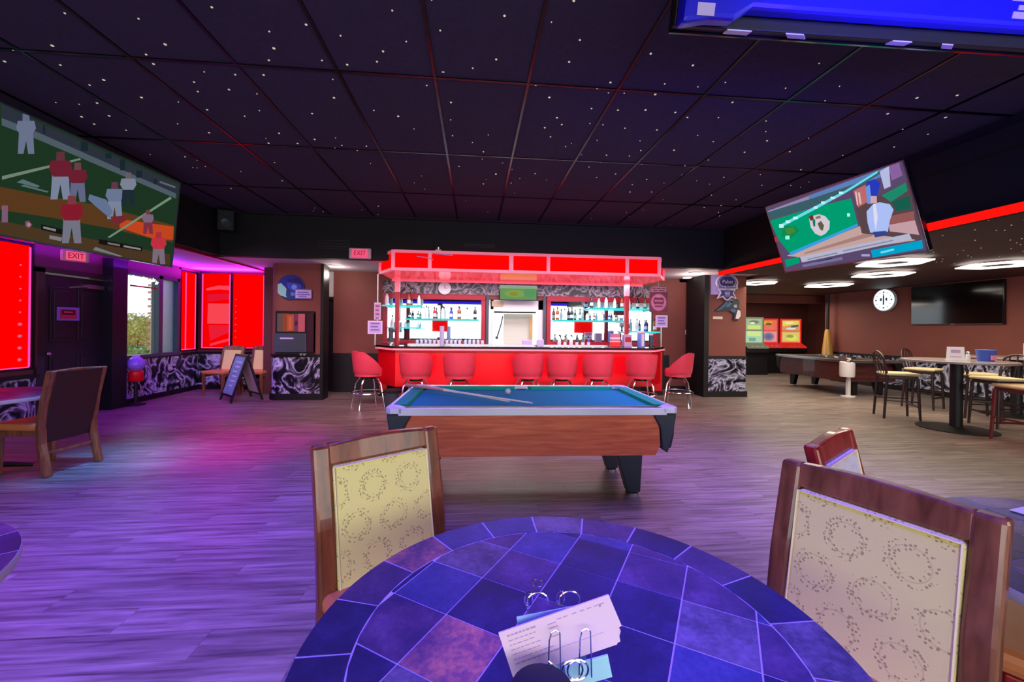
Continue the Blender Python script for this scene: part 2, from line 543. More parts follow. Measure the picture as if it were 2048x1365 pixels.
def dup(root, label=None, loc=None, rz=None, group=None):
    r = root.copy(); COL.objects.link(r)
    if loc is not None: r.location = loc
    if rz is not None: r.rotation_euler = (0, 0, rz)
    if label: r['label'] = label
    if group: r['group'] = group
    for ch in list(root.children):
        cpy = ch.copy(); COL.objects.link(cpy); cpy.parent = r
        for g in list(ch.children):
            d = g.copy(); COL.objects.link(d); d.parent = cpy
    return r


def picture(name, parent, w, h, shapes, bg, mat, loc=(0, 0, 0), rot=None, thick=.004, base=True):
    """a flat print or screen: a thin sheet facing -Y with coloured shapes (0..1 across, 0..1 up)"""
    mb = MB()
    if base: mb.box(-w / 2, w / 2, 0, thick, -h / 2, h / 2, col=bg)
    n = 0
    for col, pts in shapes:
        n += 1
        y = -.0004 * n
        P = [((min(1, max(0, u)) - .5) * w, y, (min(1, max(0, v)) - .5) * h) for u, v in pts]
        nn = Vector((0, 0, 0))
        for i in range(len(P)):
            a = Vector(P[i]); b2 = Vector(P[(i + 1) % len(P)]); nn += a.cross(b2)
        if nn.length < 1e-9: continue
        if nn.y > 0: P = P[::-1]
        mb.face(P, col)
    return obj(name, mb, mat, parent, loc, rot, attr='tint')


def circ(cx, cy, rx, ry, n=20, a0=0, a1=360):
    return [(cx + rx * math.cos(R(a0 + (a1 - a0) * i / n)), cy + ry * math.sin(R(a0 + (a1 - a0) * i / n))) for i in range(n + (0 if a1 - a0 == 360 else 1))]


def rect(x0, y0, x1, y1):
    return [(x0, y0), (x1, y0), (x1, y1), (x0, y1)]


def text(s, size, mat, parent, loc, rot=(R(90), 0, 0), name='lettering', depth=.002, align='CENTER', sx=1.0):
    cu = bpy.data.curves.new(name, 'FONT')
    cu.body = s; cu.size = size; cu.extrude = depth; cu.align_x = align; cu.align_y = 'CENTER'
    cu.resolution_u = 2
    t = bpy.data.objects.new('tmp', cu)
    COL.objects.link(t)
    dg = bpy.context.evaluated_depsgraph_get()
    me = bpy.data.meshes.new_from_object(t.evaluated_get(dg))
    bpy.data.objects.remove(t); bpy.data.curves.remove(cu)
    me.materials.clear(); me.materials.append(mat)
    o = link(name, me, parent, loc, rot)
    o.scale = (sx, 1, 1)
    return o

LEFT_PICTURE=[((55,62,75),[(0.013,1.01),(0.019,0.875),(0.161,0.88),(0.991,0.811),(0.994,0.974),(0.171,0.98),(0.013,1.001)]),
((96,112,124),[(0.018,0.893),(0.16,0.899),(0.977,0.861),(0.979,0.804),(0.163,0.841),(0.021,0.839)]),
((110,72,38),[(0.001,0.355),(0.044,0.371),(0.239,0.404),(0.48,0.456),(0.984,0.486),(0.988,0.284),(0.789,0.266),(0.563,0.265),(0.248,0.228),(0.052,0.194),(0.008,0.2)]),
((235,85,40),[(0.601,0.381),(0.985,0.472),(0.991,0.314),(0.834,0.269),(0.606,0.296)]),
((90,68,45),[(0.013,0.108),(0.056,0.109),(0.433,0.117),(0.979,0.135),(0.988,0.007),(0.441,-0.014),(0.061,0.005),(0.018,0.007)]),
((140,160,140),[(0.04,0.455),(0.354,0.828),(0.358,0.814),(0.041,0.427)]),
((140,170,140),[(0.54,0.17),(0.93,0.799),(0.946,0.786),(0.554,0.169)]),
((110,135,140),[(0.095,0.441),(0.117,0.48),(0.187,0.468),(0.178,0.447)]),
((110,135,140),[(0.11,0.421),(0.124,0.439),(0.226,0.444),(0.221,0.431)]),
((30,25,28),[(0.209,0.152),(0.326,0.149),(0.326,0.099),(0.211,0.106)]),
((30,25,28),[(0.493,0.134),(0.766,0.15),(0.765,0.102),(0.496,0.087)]),
((160,160,165),[(0.218,0.138),(0.275,0.138),(0.275,0.117),(0.219,0.12)]),
((150,130,130),[(0.543,0.122),(0.617,0.126),(0.617,0.105),(0.544,0.103)]),
((170,165,165),[(0.64,0.126),(0.754,0.132),(0.754,0.112),(0.641,0.107)]),
((150,150,155),[(0.248,0.074),(0.307,0.075),(0.303,0.041),(0.25,0.042)]),
((140,145,150),[(0.477,0.051),(0.64,0.011),(0.626,-0.025),(0.466,0.018)]),
((160,90,110),[(0.141,0.143),(0.155,0.159),(0.172,0.131),(0.158,0.095),(0.143,0.108)]),
((190,170,180),[(0.149,0.136),(0.161,0.141),(0.165,0.118),(0.153,0.107)]),
((35,50,60),[(0.346,0.978),(0.382,1.007),(0.387,0.92),(0.351,0.892)]),
((30,50,55),[(0.477,0.965),(0.511,0.991),(0.514,0.944),(0.48,0.92)]),
((30,50,55),[(0.564,0.968),(0.593,0.99),(0.599,0.882),(0.57,0.862)]),
((35,50,60),[(0.171,0.971),(0.181,0.979),(0.185,0.91),(0.175,0.902)]),
((35,50,60),[(0.668,0.928),(0.708,0.955),(0.713,0.88),(0.673,0.854)]),
((35,50,60),[(0.789,0.915),(0.815,0.932),(0.819,0.88),(0.793,0.864)]),
((120,120,135),[(0.834,0.924),(0.961,0.939),(0.957,0.915),(0.836,0.904)]),
((130,140,170),[(0.081,0.828),(0.135,0.873),(0.148,0.712),(0.124,0.694),(0.111,0.792),(0.106,0.681),(0.085,0.665)]),
((130,140,170),[(0.072,0.92),(0.134,0.976),(0.144,0.922),(0.132,0.861),(0.085,0.821),(0.069,0.857)]),
((120,130,165),[(0.087,0.993),(0.112,1.017),(0.117,0.96),(0.089,0.935)]),
((150,160,190),[(0.23,0.589),(0.304,0.638),(0.322,0.429),(0.289,0.41),(0.27,0.538),(0.264,0.397),(0.234,0.38)]),
((130,40,60),[(0.217,0.706),(0.303,0.769),(0.317,0.699),(0.3,0.622),(0.235,0.579),(0.213,0.628)]),
((120,60,75),[(0.238,0.798),(0.273,0.824),(0.279,0.751),(0.24,0.723)]),
((120,125,160),[(0.316,0.585),(0.382,0.626),(0.399,0.448),(0.369,0.432),(0.352,0.541),(0.347,0.42),(0.32,0.406)]),
((130,40,60),[(0.305,0.686),(0.382,0.739),(0.394,0.679),(0.379,0.613),(0.32,0.577),(0.301,0.619)]),
((130,80,90),[(0.324,0.765),(0.354,0.787),(0.36,0.724),(0.325,0.7)]),
((140,140,160),[(0.299,0.241),(0.378,0.278),(0.398,0.058),(0.362,0.045),(0.342,0.181),(0.336,0.036),(0.304,0.025)]),
((160,35,55),[(0.285,0.365),(0.378,0.414),(0.392,0.339),(0.374,0.263),(0.304,0.23),(0.281,0.285)]),
((150,70,80),[(0.308,0.456),(0.345,0.477),(0.352,0.4),(0.31,0.378)]),
((150,160,190),[(0.516,0.529),(0.591,0.57),(0.61,0.385),(0.575,0.37),(0.557,0.483),(0.551,0.358),(0.521,0.344)]),
((130,145,180),[(0.503,0.634),(0.59,0.686),(0.604,0.624),(0.587,0.556),(0.521,0.521),(0.498,0.564)]),
((120,70,90),[(0.524,0.714),(0.559,0.736),(0.566,0.671),(0.526,0.648)]),
((40,55,65),[(0.591,0.689),(0.663,0.732),(0.681,0.561),(0.648,0.544),(0.63,0.648),(0.624,0.532),(0.595,0.516)]),
((150,160,180),[(0.578,0.785),(0.662,0.84),(0.675,0.783),(0.659,0.719),(0.595,0.681),(0.574,0.72)]),
((130,110,120),[(0.599,0.862),(0.632,0.884),(0.639,0.824),(0.601,0.8)]),
((150,60,80),[(0.749,0.423),(0.807,0.45),(0.821,0.319),(0.795,0.309),(0.78,0.389),(0.776,0.301),(0.752,0.292)]),
((150,120,150),[(0.738,0.498),(0.806,0.531),(0.817,0.487),(0.804,0.44),(0.752,0.417),(0.735,0.449)]),
((140,70,80),[(0.755,0.555),(0.782,0.568),(0.787,0.522),(0.757,0.507)]),
((150,130,150),[(0.831,0.165),(0.915,0.194),(0.937,0.007),(0.898,-0.003),(0.877,0.113),(0.871,-0.01),(0.836,-0.019)]),
((235,60,80),[(0.816,0.271),(0.915,0.309),(0.93,0.245),(0.911,0.181),(0.836,0.156),(0.811,0.202)]),
((200,60,70),[(0.841,0.347),(0.88,0.363),(0.887,0.298),(0.843,0.281)]),
((120,140,180),[(0.409,0.528),(0.504,0.528),(0.546,0.429),(0.528,0.366),(0.469,0.415),(0.406,0.475)]),
((140,50,60),[(0.534,0.375),(0.621,0.429),(0.631,0.383),(0.569,0.292)]),
((150,110,140),[(0.042,0.227),(0.064,0.238),(0.07,0.106),(0.048,0.096)])]
RIGHT_PICTURE=[((150,140,175),[(-0.009,0.95),(0.976,1.04),(0.976,0.967),(-0.005,0.876)]),
((95,130,190),[(0.382,0.973),(0.984,1.028),(0.979,0.914),(0.611,0.902),(0.371,0.864)]),
((60,95,105),[(-0.003,0.933),(0.404,0.923),(0.704,0.928),(0.879,0.981),(0.875,0.952),(0.701,0.872),(0.385,0.818),(-0.018,0.81)]),
((200,165,160),[(0.054,0.231),(0.67,0.423),(0.734,0.326),(0.954,0.193),(0.955,0.128),(0.173,0.167)]),
((170,130,125),[(0.234,0.231),(0.734,0.326),(0.731,0.269),(0.196,0.202)]),
((90,70,75),[(0.676,0.666),(1.029,0.779),(1.007,0.38),(0.993,0.114),(0.668,0.329)]),
((30,140,110),[(0.846,0.71),(0.99,0.773),(0.988,0.681),(0.886,0.611)]),
((25,95,80),[(0.891,0.609),(0.99,0.628),(0.981,0.477),(0.902,0.495)]),
((150,90,90),[(0.731,0.466),(0.992,0.45),(0.981,0.329),(0.839,0.349)]),
((200,160,170),[(0.841,0.36),(0.984,0.349),(0.986,0.18),(0.836,0.284)]),
((185,190,230),[(0.873,0.975),(0.929,1.0),(0.909,0.78),(0.871,0.771)]),
((140,100,160),[(0.929,1.0),(0.982,1.014),(0.986,0.858),(0.922,0.836)]),
((40,60,190),[(0.785,0.912),(0.836,0.912),(0.861,0.853),(0.825,0.721),(0.774,0.717)]),
((110,150,230),[(0.77,0.854),(0.799,0.87),(0.78,0.646),(0.754,0.66)]),
((190,110,110),[(0.693,0.855),(0.775,0.884),(0.757,0.681),(0.692,0.647)]),
((230,190,190),[(0.717,0.817),(0.73,0.821),(0.72,0.678),(0.709,0.678)]),
((235,195,195),[(0.702,0.837),(0.711,0.838),(0.699,0.678),(0.69,0.677)]),
((0,160,115),[(-0.001,0.802),(0.413,0.803),(0.668,0.776),(0.66,0.439),(0.093,0.248),(0.03,0.485)]),
((20,140,80),[(0.097,0.687),(0.215,0.621),(0.234,0.545),(0.144,0.471),(0.066,0.529)]),
((70,140,60),[(0.112,0.624),(0.189,0.619),(0.193,0.548),(0.121,0.536)]),
((110,225,240),[(0.072,0.698),(0.158,0.729),(0.415,0.815),(0.648,0.892),(0.864,0.991),(0.861,0.967),(0.643,0.86),(0.416,0.776),(0.159,0.687),(0.074,0.661)]),
((190,250,255),[(0.076,0.717),(0.117,0.699),(0.107,0.647),(0.066,0.665)]),
((190,250,255),[(0.143,0.743),(0.183,0.724),(0.176,0.686),(0.136,0.704)]),
((190,250,255),[(0.216,0.763),(0.254,0.745),(0.247,0.708),(0.209,0.726)]),
((190,250,255),[(0.4,0.816),(0.428,0.802),(0.423,0.773),(0.395,0.787)]),
((190,250,255),[(0.465,0.851),(0.491,0.837),(0.486,0.803),(0.459,0.817)]),
((190,250,255),[(0.539,0.872),(0.57,0.854),(0.566,0.827),(0.534,0.844)]),
((190,250,255),[(0.604,0.901),(0.631,0.885),(0.627,0.858),(0.6,0.873)]),
((160,250,230),[(0.102,0.529),(0.139,0.515),(0.129,0.462),(0.092,0.476)]),
((190,255,240),[(0.617,0.614),(0.635,0.605),(0.629,0.566),(0.611,0.575)]),
((60,160,230),[(0.098,0.275),(0.666,0.46),(0.661,0.427),(0.098,0.225)]),
((215,205,215),[(0.34,0.671),(0.365,0.699),(0.424,0.698),(0.464,0.651),(0.485,0.566),(0.466,0.474),(0.429,0.426),(0.39,0.409),(0.353,0.456),(0.332,0.557)]),
((120,45,45),[(0.343,0.709),(0.378,0.712),(0.374,0.643),(0.347,0.642)]),
((20,120,90),[(0.361,0.636),(0.386,0.65),(0.37,0.554),(0.356,0.56)]),
((95,95,75),[(0.393,0.582),(0.424,0.607),(0.437,0.537),(0.415,0.47),(0.398,0.503)]),
((140,110,105),[(0.39,0.674),(0.429,0.681),(0.43,0.642),(0.393,0.647)]),
((175,195,250),[(0.791,0.64),(0.831,0.641),(0.883,0.591),(0.895,0.52),(0.858,0.407),(0.83,0.286),(0.727,0.317),(0.728,0.444),(0.741,0.576)]),
((55,70,140),[(0.745,0.321),(0.822,0.301),(0.825,0.244),(0.747,0.251)]),
((210,170,180),[(0.791,0.741),(0.825,0.721),(0.814,0.639),(0.779,0.658)]),
((225,225,250),[(0.791,0.64),(0.807,0.632),(0.797,0.48),(0.763,0.325),(0.772,0.469)]),
((185,185,210),[(0.176,0.18),(0.942,0.219),(0.948,0.152),(0.177,0.096)]),
((140,140,170),[(0.234,0.135),(0.477,0.153),(0.474,0.135),(0.23,0.116)]),
((140,140,170),[(0.52,0.164),(0.849,0.184),(0.847,0.17),(0.517,0.146)]),
((20,15,30),[(0.302,0.075),(0.431,0.09),(0.428,0.072),(0.306,0.054)]),
((120,115,160),[(0.171,0.063),(0.5,0.082),(0.501,0.044),(0.181,0.025)]),
((0,165,205),[(0.702,0.104),(0.998,0.122),(0.992,0.03),(0.7,0.01)]),
((130,220,245),[(0.755,0.069),(0.84,0.081),(0.837,0.059),(0.758,0.045)]),
((0,160,115),[(0.035,0.179),(0.168,0.183),(0.161,0.101),(0.033,0.07)]),
((170,165,215),[(0.637,0.077),(0.689,0.061),(0.685,0.032),(0.632,0.049)]),
((190,50,60),[(-0.01,0.544),(0.032,0.542),(0.028,0.472),(-0.01,0.471)])]
STARS=[(-2.59,2.82),(-2.16,2.82),(-1.63,2.67),(-2.17,3.06),(-2.98,3.16),(-3.31,3.24),(-2.39,3.19),(-3.52,3.39),(-3.14,3.39),(-2.42,3.3),(-3.16,3.65),(-2.98,3.56),(-2.1,3.36),(-2.27,3.51),(-2.33,3.65),(-1.88,3.37),(-2.05,3.59),(-1.66,3.35),(-1.53,3.16),(-1.43,3.02),(-1.38,2.85),(-1.11,2.76),(-0.92,2.84),(-1.14,3.12),(-0.97,3.15),(-1.14,3.35),(-0.74,3.09),(-0.49,2.85),(-0.25,2.72),(-0.53,2.58),(-0.28,2.47),(-0.67,2.97),(-3.71,3.97),(-3.53,3.98),(-3.35,3.94),(-3.72,4.22),(-3.73,4.36),(-3.44,4.17),(-2.88,3.8),(-2.61,3.84),(-2.44,3.95),(-3.52,4.46),(-2.9,4.26),(-1.85,3.63),(-1.97,3.91),(-2.16,4.03),(-2.0,4.35),(-1.69,4.45),(-1.46,4.39),(-2.71,4.42),(-2.22,4.6),(-1.91,4.57),(-1.51,3.91),(-1.22,3.62),(-0.93,3.79),(-0.73,3.87),(-0.62,4.1),(-0.41,3.35),(-0.27,3.16),(-0.23,3.58),(-0.04,3.09),(-0.25,3.88),(-0.25,4.2),(-0.05,4.33),(-3.38,5.09),(-3.33,5.37),(-2.98,5.49),(-2.61,5.78),(-2.41,5.14),(-3.49,6.19),(-1.32,4.67),(-1.19,4.55),(-1.45,4.56),(-2.6,7.25),(-1.58,6.8),(-1.7,7.31),(0.07,4.54),(-0.22,4.99),(0.09,5.56),(0.24,5.19),(0.16,2.55),(0.46,2.57),(0.68,2.71),(0.66,2.94),(0.13,2.97),(-0.04,3.09),(-0.26,3.16),(0.46,3.25),(0.6,3.41),(0.96,3.24),(1.04,3.15),(1.07,3.29),(1.2,3.28),(1.24,3.54),(1.48,3.51),(1.46,3.27),(1.47,3.12),(1.76,3.52),(1.91,3.59),(1.57,2.88),(1.75,3.13),(1.93,3.05),(2.16,3.31),(2.19,3.56),(2.66,3.57),(2.8,3.76),(2.95,3.94),(2.45,3.07),(2.46,2.76),(2.91,3.2),(2.85,3.0),(3.32,3.84),(2.19,3.91),(2.42,4.02),(1.74,3.85),(1.67,4.09),(1.77,4.31),(1.93,4.66),(1.7,4.46),(1.44,4.47),(1.43,4.66),(1.23,4.13),(1.42,3.85),(1.19,3.81),(1.06,3.8),(1.0,3.54),(0.73,3.73),(0.8,3.85),(0.65,3.93),(0.74,4.11),(0.94,4.31),(0.07,4.55),(0.06,4.74),(0.11,4.14),(-0.21,4.99),(0.24,5.18),(0.09,5.56),(0.73,5.11),(0.46,5.48),(2.45,4.65),(2.12,4.26),(2.63,4.46),(3.36,5.61),(3.59,6.19),(2.47,5.23),(2.46,5.59),(2.08,5.34),(2.16,5.63),(2.19,5.13),(1.73,5.0),(1.53,5.14),(1.34,4.82),(3.51,4.8),(3.79,5.15),(4.17,5.11),(3.88,4.6),(3.37,4.15),(2.9,4.22),(3.12,4.94),(3.84,5.77),(3.79,6.06),(3.97,6.42),(4.11,6.61),(4.16,6.08),(4.01,4.17),(1.21,2.79),(0.56,2.39),(-0.53,2.58),(3.63,3.33),(4.05,3.57),(4.39,3.63),(4.2,3.33),(4.35,3.92),(3.62,3.08),(3.9,3.01)]
# ------------------------------------------------------------------ floor
PW, PL = 0.18, 1.22
XL, XR, YF, YB = -6.1, 10.5, -3.0, 14.0
fl = MB().box(XL - .1, 12.3, YF - .1, 14.1, -.12, -.006)
floor = struct('floor', fl, M['joint'], 'grey brown wood look plank floor of the bar room', 'floor')
_cf, _sf = math.cos(YAW), math.sin(YAW)


def in_view(x, y):
    d = x * _sf + y * _cf
    if d < .45: return False
    a = (x * _cf - y * _sf) / d
    return abs(a) < 1.36 and 1.43 / d < 1.0


planks = []
r = 0
y = YF
while y < YB:
    x = XL - (r * 0.37 % 1) * PL
    while x < 12.2:
        x0, x1 = max(x, XL), min(x + PL, 12.2)
        if x1 - x0 > .02 and not (y > 9.8 and x1 < 4.5 and x0 < -6.2):
            planks.append((x0, x1, y, min(y + PW, YB)))
        x += PL
    y += PW; r += 1
vis = sorted([p for p in planks if in_view((p[0] + p[1]) / 2, (p[2] + p[3]) / 2) or in_view(p[0], p[2]) or in_view(p[1], p[2])],
             key=lambda p: Vector(((p[0] + p[1]) / 2, (p[2] + p[3]) / 2)).length)
near = set(vis[:300])
rest = MB()
G = .0006
for i, p in enumerate(planks):
    t = random.random()
    if p in near:
        o = obj('plank', MB().box(p[0] + G, p[1] - G, p[2] + G, p[3] - G, -.006, 0, col=t), M['plank'], floor, attr='tone')
    else:
        rest.box(p[0] + G, p[1] - G, p[2] + G, p[3] - G, -.006, 0, col=t)
o = obj('plank', rest, M['plank'], floor, attr='tone'); o['kind'] = 'stuff'

# ------------------------------------------------------------------ black ceiling with its star lights
CZ = 3.38
ceil = struct('ceiling', MB().box(-4.6, 5.0, YF, 7.7, CZ + .012, CZ + .1), M['black_rough'], 'black tiled ceiling with small star lights', 'ceiling')
xs = [-.335 + .733 * k for k in range(-8, 9)]
ys = [3.24 + 1.42 * k for k in range(-5, 4)]
cx = [-4.4] + [x for x in xs if -4.3 < x < 4.65] + [4.75]
cy = [YF] + [y for y in ys if YF + .1 < y < 7.4] + [7.5]
for i in range(len(cx) - 1):
    for j in range(len(cy) - 1):
        obj('ceiling_tile', MB().box(cx[i] + .012, cx[i + 1] - .012, cy[j] + .012, cy[j + 1] - .012, CZ - .001, CZ + .012), M['tile_black'], ceil)
for x in cx[1:-1]:
    obj('grid_bar', MB().box(x - .011, x + .011, YF, 7.5, CZ - .009, CZ + .012), M['grid'], ceil)
for y in cy[1:-1]:
    obj('grid_bar', MB().box(-4.4, 4.75, y - .011, y + .011, CZ - .008, CZ + .012), M['grid'], ceil)
st = MB()
for i, (x, y) in enumerate(STARS):
    rr = random.choice((.0055, .007, .008, .0095, .011)) * (1 if y > 3 else .8)
    st.lathe([(rr, -.004), (rr * .8, -.008)], 6, (x, y, CZ))
for i in range(35):
    x, y = random.uniform(-4, 4.5), random.uniform(4.2, 7.3)
    st.lathe([(.005, -.004), (.004, -.007)], 6, (x, y, CZ))
o = obj('star_light', st, M['star'], ceil); o['kind'] = 'stuff'
# pale edge trim of the tiled ceiling
struct('trim_1', MB().box(-4.4, 4.75, 7.44, 7.5, CZ - .03, CZ - .002), M['soffit'], 'black trim along the far edge of the tiled ceiling', 'trim')

# soffits that step down round the tiled ceiling
SB = 2.62
struct('wall_left_soffit', MB().box(-4.55, -4.4, YF, 7.65, SB, CZ + .1), M['soffit'], 'black soffit above the left window bay', 'wall')
struct('wall_back_soffit', MB().box(-4.55, 4.9, 7.5, 7.65, SB, CZ + .1), M['soffit'], 'black soffit above the bar', 'wall')
rs = MB().box(4.75, 4.9, YF, 7.65, 2.52, CZ + .1)
struct('wall_right_soffit', rs, M['soffit'], 'black soffit between the hall and the lounge', 'wall')
struct('trim_11', MB().box(4.66, 4.75, .5, 5.6, 3.08, 3.26), M['soffit'], 'black duct box under the ceiling along the right soffit', 'trim')
# lower ceilings
struct('ceiling_left_bay', MB().box(-6.2, -4.55, YF, 9.8, SB, SB + .08), M['ceil_pale'], 'pale ceiling of the left window bay', 'ceiling')
struct('ceiling_back', MB().box(-4.55, 5.95, 7.65, 9.2, SB, SB + .08).box(-4.55, 4.75, 9.2, 11.4, SB, SB + .08), M['ceil_pale'], 'pale ceiling behind the black soffit', 'ceiling')
LC = 2.55
lc = struct('ceiling_lounge', MB().box(4.9, 12.3, YF, 7.65, LC, LC + .08).box(5.95, 12.3, 7.65, 9.2, LC, LC + .08).box(4.75, 12.3, 9.2, 14.1, LC, LC + .08), M['ceil_dark'], 'dark lounge ceiling with star lights', 'ceiling')
ls = MB()
for i in range(110):
    x, y = random.uniform(5.0, 8.5), random.uniform(3.0, 6.0)
    ls.lathe([(.006, -.001), (.0045, -.005)], 6, (x, y, LC))
o = obj('star_light', ls, M['star'], lc); o['kind'] = 'stuff'
struct('trim_2', MB().box(-4.6, -4.55, YF, 9.6, SB - .03, SB), M['red_frame'], 'thin red trim along the bay ceiling', 'trim')

# ------------------------------------------------------------------ walls
W0 = -6.1
wl = MB()
wl.box(W0 - .2, W0, YF, 4.2, 0, SB)
wl.box(W0 - .2, W0, 4.2, 6.27, 0, .77).box(W0 - .2, W0, 4.2, 6.27, 2.50, SB)
wl.box(W0 - .2, W0, 6.27, 6.37, 0, SB)
wl.box(W0 - .2, W0, 6.37, 7.31, 2.14, SB)
wl.box(W0 - .2, W0, 7.31, 7.62, 0, SB)
wl.box(W0 - .2, W0, 7.62, 9.06, 0, .80).box(W0 - .2, W0, 7.62, 9.06, 2.36, SB)
wl.box(W0 - .2, W0, 9.06, 9.62, 0, .85).box(W0 - .2, W0, 9.06, 9.62, 2.57, SB).box(W0 - .2, W0, 9.62, 9.8, 0, SB).box(W0 - .2, W0, 9.06, 9.12, .8, 2.6)
struct('wall_left', wl, M['brown_dark'], 'dark left wall with door and windows', 'wall')
# black column beside the door
struct('trim_3', MB().box(W0, W0 + .16, 7.31, 7.60, 0, 2.50), M['black'], 'wide black post right of the dark door', 'trim')
# bay back wall
wb = MB().box(-6.1, -6.0, 9.72, 9.8, 0, SB).box(-6.1, -4.35, 9.65, 9.8, 0, .88).box(-6.1, -4.35, 9.65, 9.8, 2.57, SB).box(-4.68, -4.35, 9.65, 9.8, .88, 2.57).box(-4.35, -3.95, 8.9, 9.8, 0, SB)
struct('wall_bay', wb, M['brown_dark'], 'back wall of the left window bay', 'wall')
# wainscots (each panel a part of the setting)


def wainscot(name, label, pts, z0=.10, z1=.78, step=1.2, mat='swirl'):
    """panels along the line pts[0]->pts[1]; thickness .03 to the left of the line"""
    a, b = Vector(pts[0] + (0,)), Vector(pts[1] + (0,))
    L = (b - a).length; d = (b - a) / L
    ang = math.atan2(d.y, d.x)
    mtx = Matrix.Translation(a) @ Matrix.Rotation(ang, 4, 'Z')
    root = struct(name, MB().box(0, L, 0, .05, z1, z1 + .05, mtx=mtx).box(0, L, 0, .05, 0, z0, mtx=mtx), M['black'], label, 'trim')
    n = max(1, round(L / step))
    for i in range(n):
        obj('wainscot_panel', MB().box(L * i / n + .004, L * (i + 1) / n - .004, 0, .03, z0, z1, mtx=mtx), M[mat], root)
    return root


wainscot('baseboard_left', 'black swirl wainscot under the clear window', ((W0, 9.64), (W0, 7.62)))
wainscot('baseboard_left_front', 'black swirl wainscot under the red window at the left edge', ((W0, 6.3), (W0, 2.0)), z1=.66)
wainscot('baseboard_bay', 'black swirl wainscot of the bay corner', ((-4.4, 9.64), (-6.05, 9.64)))

# back walls
wb = MB()
wb.box(-3.06, -1.98, 9.2, 9.35, 0, 2.62)                    # brown panel left of the bar
wb.box(-2.0, .26, 9.02, 9.2, 0, 2.62).box(1.54, 4.15, 9.02, 9.2, 0, 2.62)
wb.box(.26, 1.54, 9.02, 9.2, 0, .98).box(.26, 1.54, 9.02, 9.2, 2.05, 2.62)
wb.box(4.15, 4.98, 9.2, 9.35, 0, 2.62)
struct('wall_back', wb, M['brown'], 'brown back wall behind the bar', 'wall')
struct('baseboard_back', MB().box(-3.04, -2.0, 9.14, 9.2, 0, .84), M['black'], 'black dado under the brown wall left of the bar', 'baseboard')
struct('baseboard_back_right', MB().box(4.2, 4.98, 9.16, 9.2, 0, .12).box(4.2, 4.5, 9.15, 9.2, .12, .84), M['black'], 'black dado right of the bar', 'baseboard')
struct('wall_hall_left', MB().box(-4.2, -3.06, 11.3, 11.4, 0, 2.62).box(-3.12, -3.06, 9.35, 11.3, 0, 2.62), M['white'], 'pale end wall of the left passage', 'wall')
struct('wall_hall_right', MB().prism([(4.98, 9.2), (5.1, 9.2), (6.4, 11.4), (6.2, 11.4)], 'xy', 0, 2.62).box(4.5, 6.4, 11.4, 11.5, 0, 2.62), M['brown'], 'angled brown wall of the right passage', 'wall')
d2 = struct('door_2', MB().box(-3.9, -3.1, 9.3, 9.36, 0, 2.0), M['door_black'], 'black door in the left passage', 'door')
struct('trim_4', MB().box(-3.95, -3.06, 9.24, 9.3, 2.0, 2.06), M['black'], 'black bar under the pale transom', 'trim')
struct('window_5', MB().box(-3.9, -3.08, 9.26, 9.3, 2.07, 2.61), M['white'], 'pale transom panel above the black passage door', 'window')

# lounge walls
X2 = 10.5
struct('wall_right', MB().box(X2, X2 + .15, YF, 11.3, 0, LC), M['brown'], 'brown right wall of the lounge', 'wall')
struct('wall_right_return', MB().box(X2, 12.2, 11.3, 11.45, 0, LC).box(12.15, 12.3, 11.3, 14, 0, LC), M['brown'], 'brown return wall behind the lounge pool table', 'wall')
struct('wall_lounge_back', MB().box(4.9, 12.3, 14, 14.15, 0, LC), M['brown'], 'brown back wall behind the game machines', 'wall')
struct('trim_5', MB().box(6.0, 12.2, 12.0, 12.2, 2.32, LC), M['brown'], 'brown beam under the lounge ceiling', 'trim')
struct('wall_front', MB().box(XL - .1, X2 + .15, YF - .12, YF, 0, .85).box(XL - .1, X2 + .15, YF - .12, YF, 2.6, CZ + .1).box(-1.9, -1.65, YF - .12, YF, .85, 2.6).box(2.05, 2.2, YF - .12, YF, .85, 2.6).box(XL - .1, -4.8, YF - .12, YF, .85, 2.6).box(5.65, 5.9, YF - .12, YF, .85, 2.6).box(9.3, X2 + .15, YF - .12, YF, .85, 2.6), M['brown'], 'front wall with wide shop windows', 'wall')
wainscot('baseboard_right', 'black and white swirl wainscot of the lounge wall', ((X2, 2.5), (X2, 11.2)), z0=.12, z1=.80)

# ------------------------------------------------------------------ pillars (front face, rounded left edge, wainscot)


def pillar(name, label, x0, x1, y0, y1, round_left):
    rr = .22
    if round_left:
        poly = [(x0 + rr - rr * math.sin(R(a)), y0 + rr - rr * math.cos(R(a))) for a in range(0, 91, 15)][::-1] + [(x1, y0), (x1, y1), (x0, y1)]
        poly = [(x0, y1)] + [(x0 + rr - rr * math.cos(R(a)), y0 + rr - rr * math.sin(R(a))) for a in range(0, 91, 15)] + [(x1, y0), (x1, y1)]
    else:
        poly = [(x0, y1), (x0, y0), (x1, y0), (x1, y1)]
    root = struct(name, MB().prism(poly, 'xy', .88, 2.62), M['brown'], label, 'wall')
    gx = sum(p[0] for p in poly) / len(poly)

    def grow(k):
        return [(p[0] + (k if p[0] > (x0 + x1) / 2 else -k), p[1] - (k if p[1] < y1 - .01 else 0)) for p in poly]
    obj('dado_cap', MB().prism(grow(.02), 'xy', .82, .88), M['black'], root)
    obj('base_plinth', MB().prism(grow(.03), 'xy', 0, .12), M['black'], root)
    obj('wainscot_panel', MB().prism(grow(.006), 'xy', .12, .82), M['swirl'], root, smooth=True)
    return root


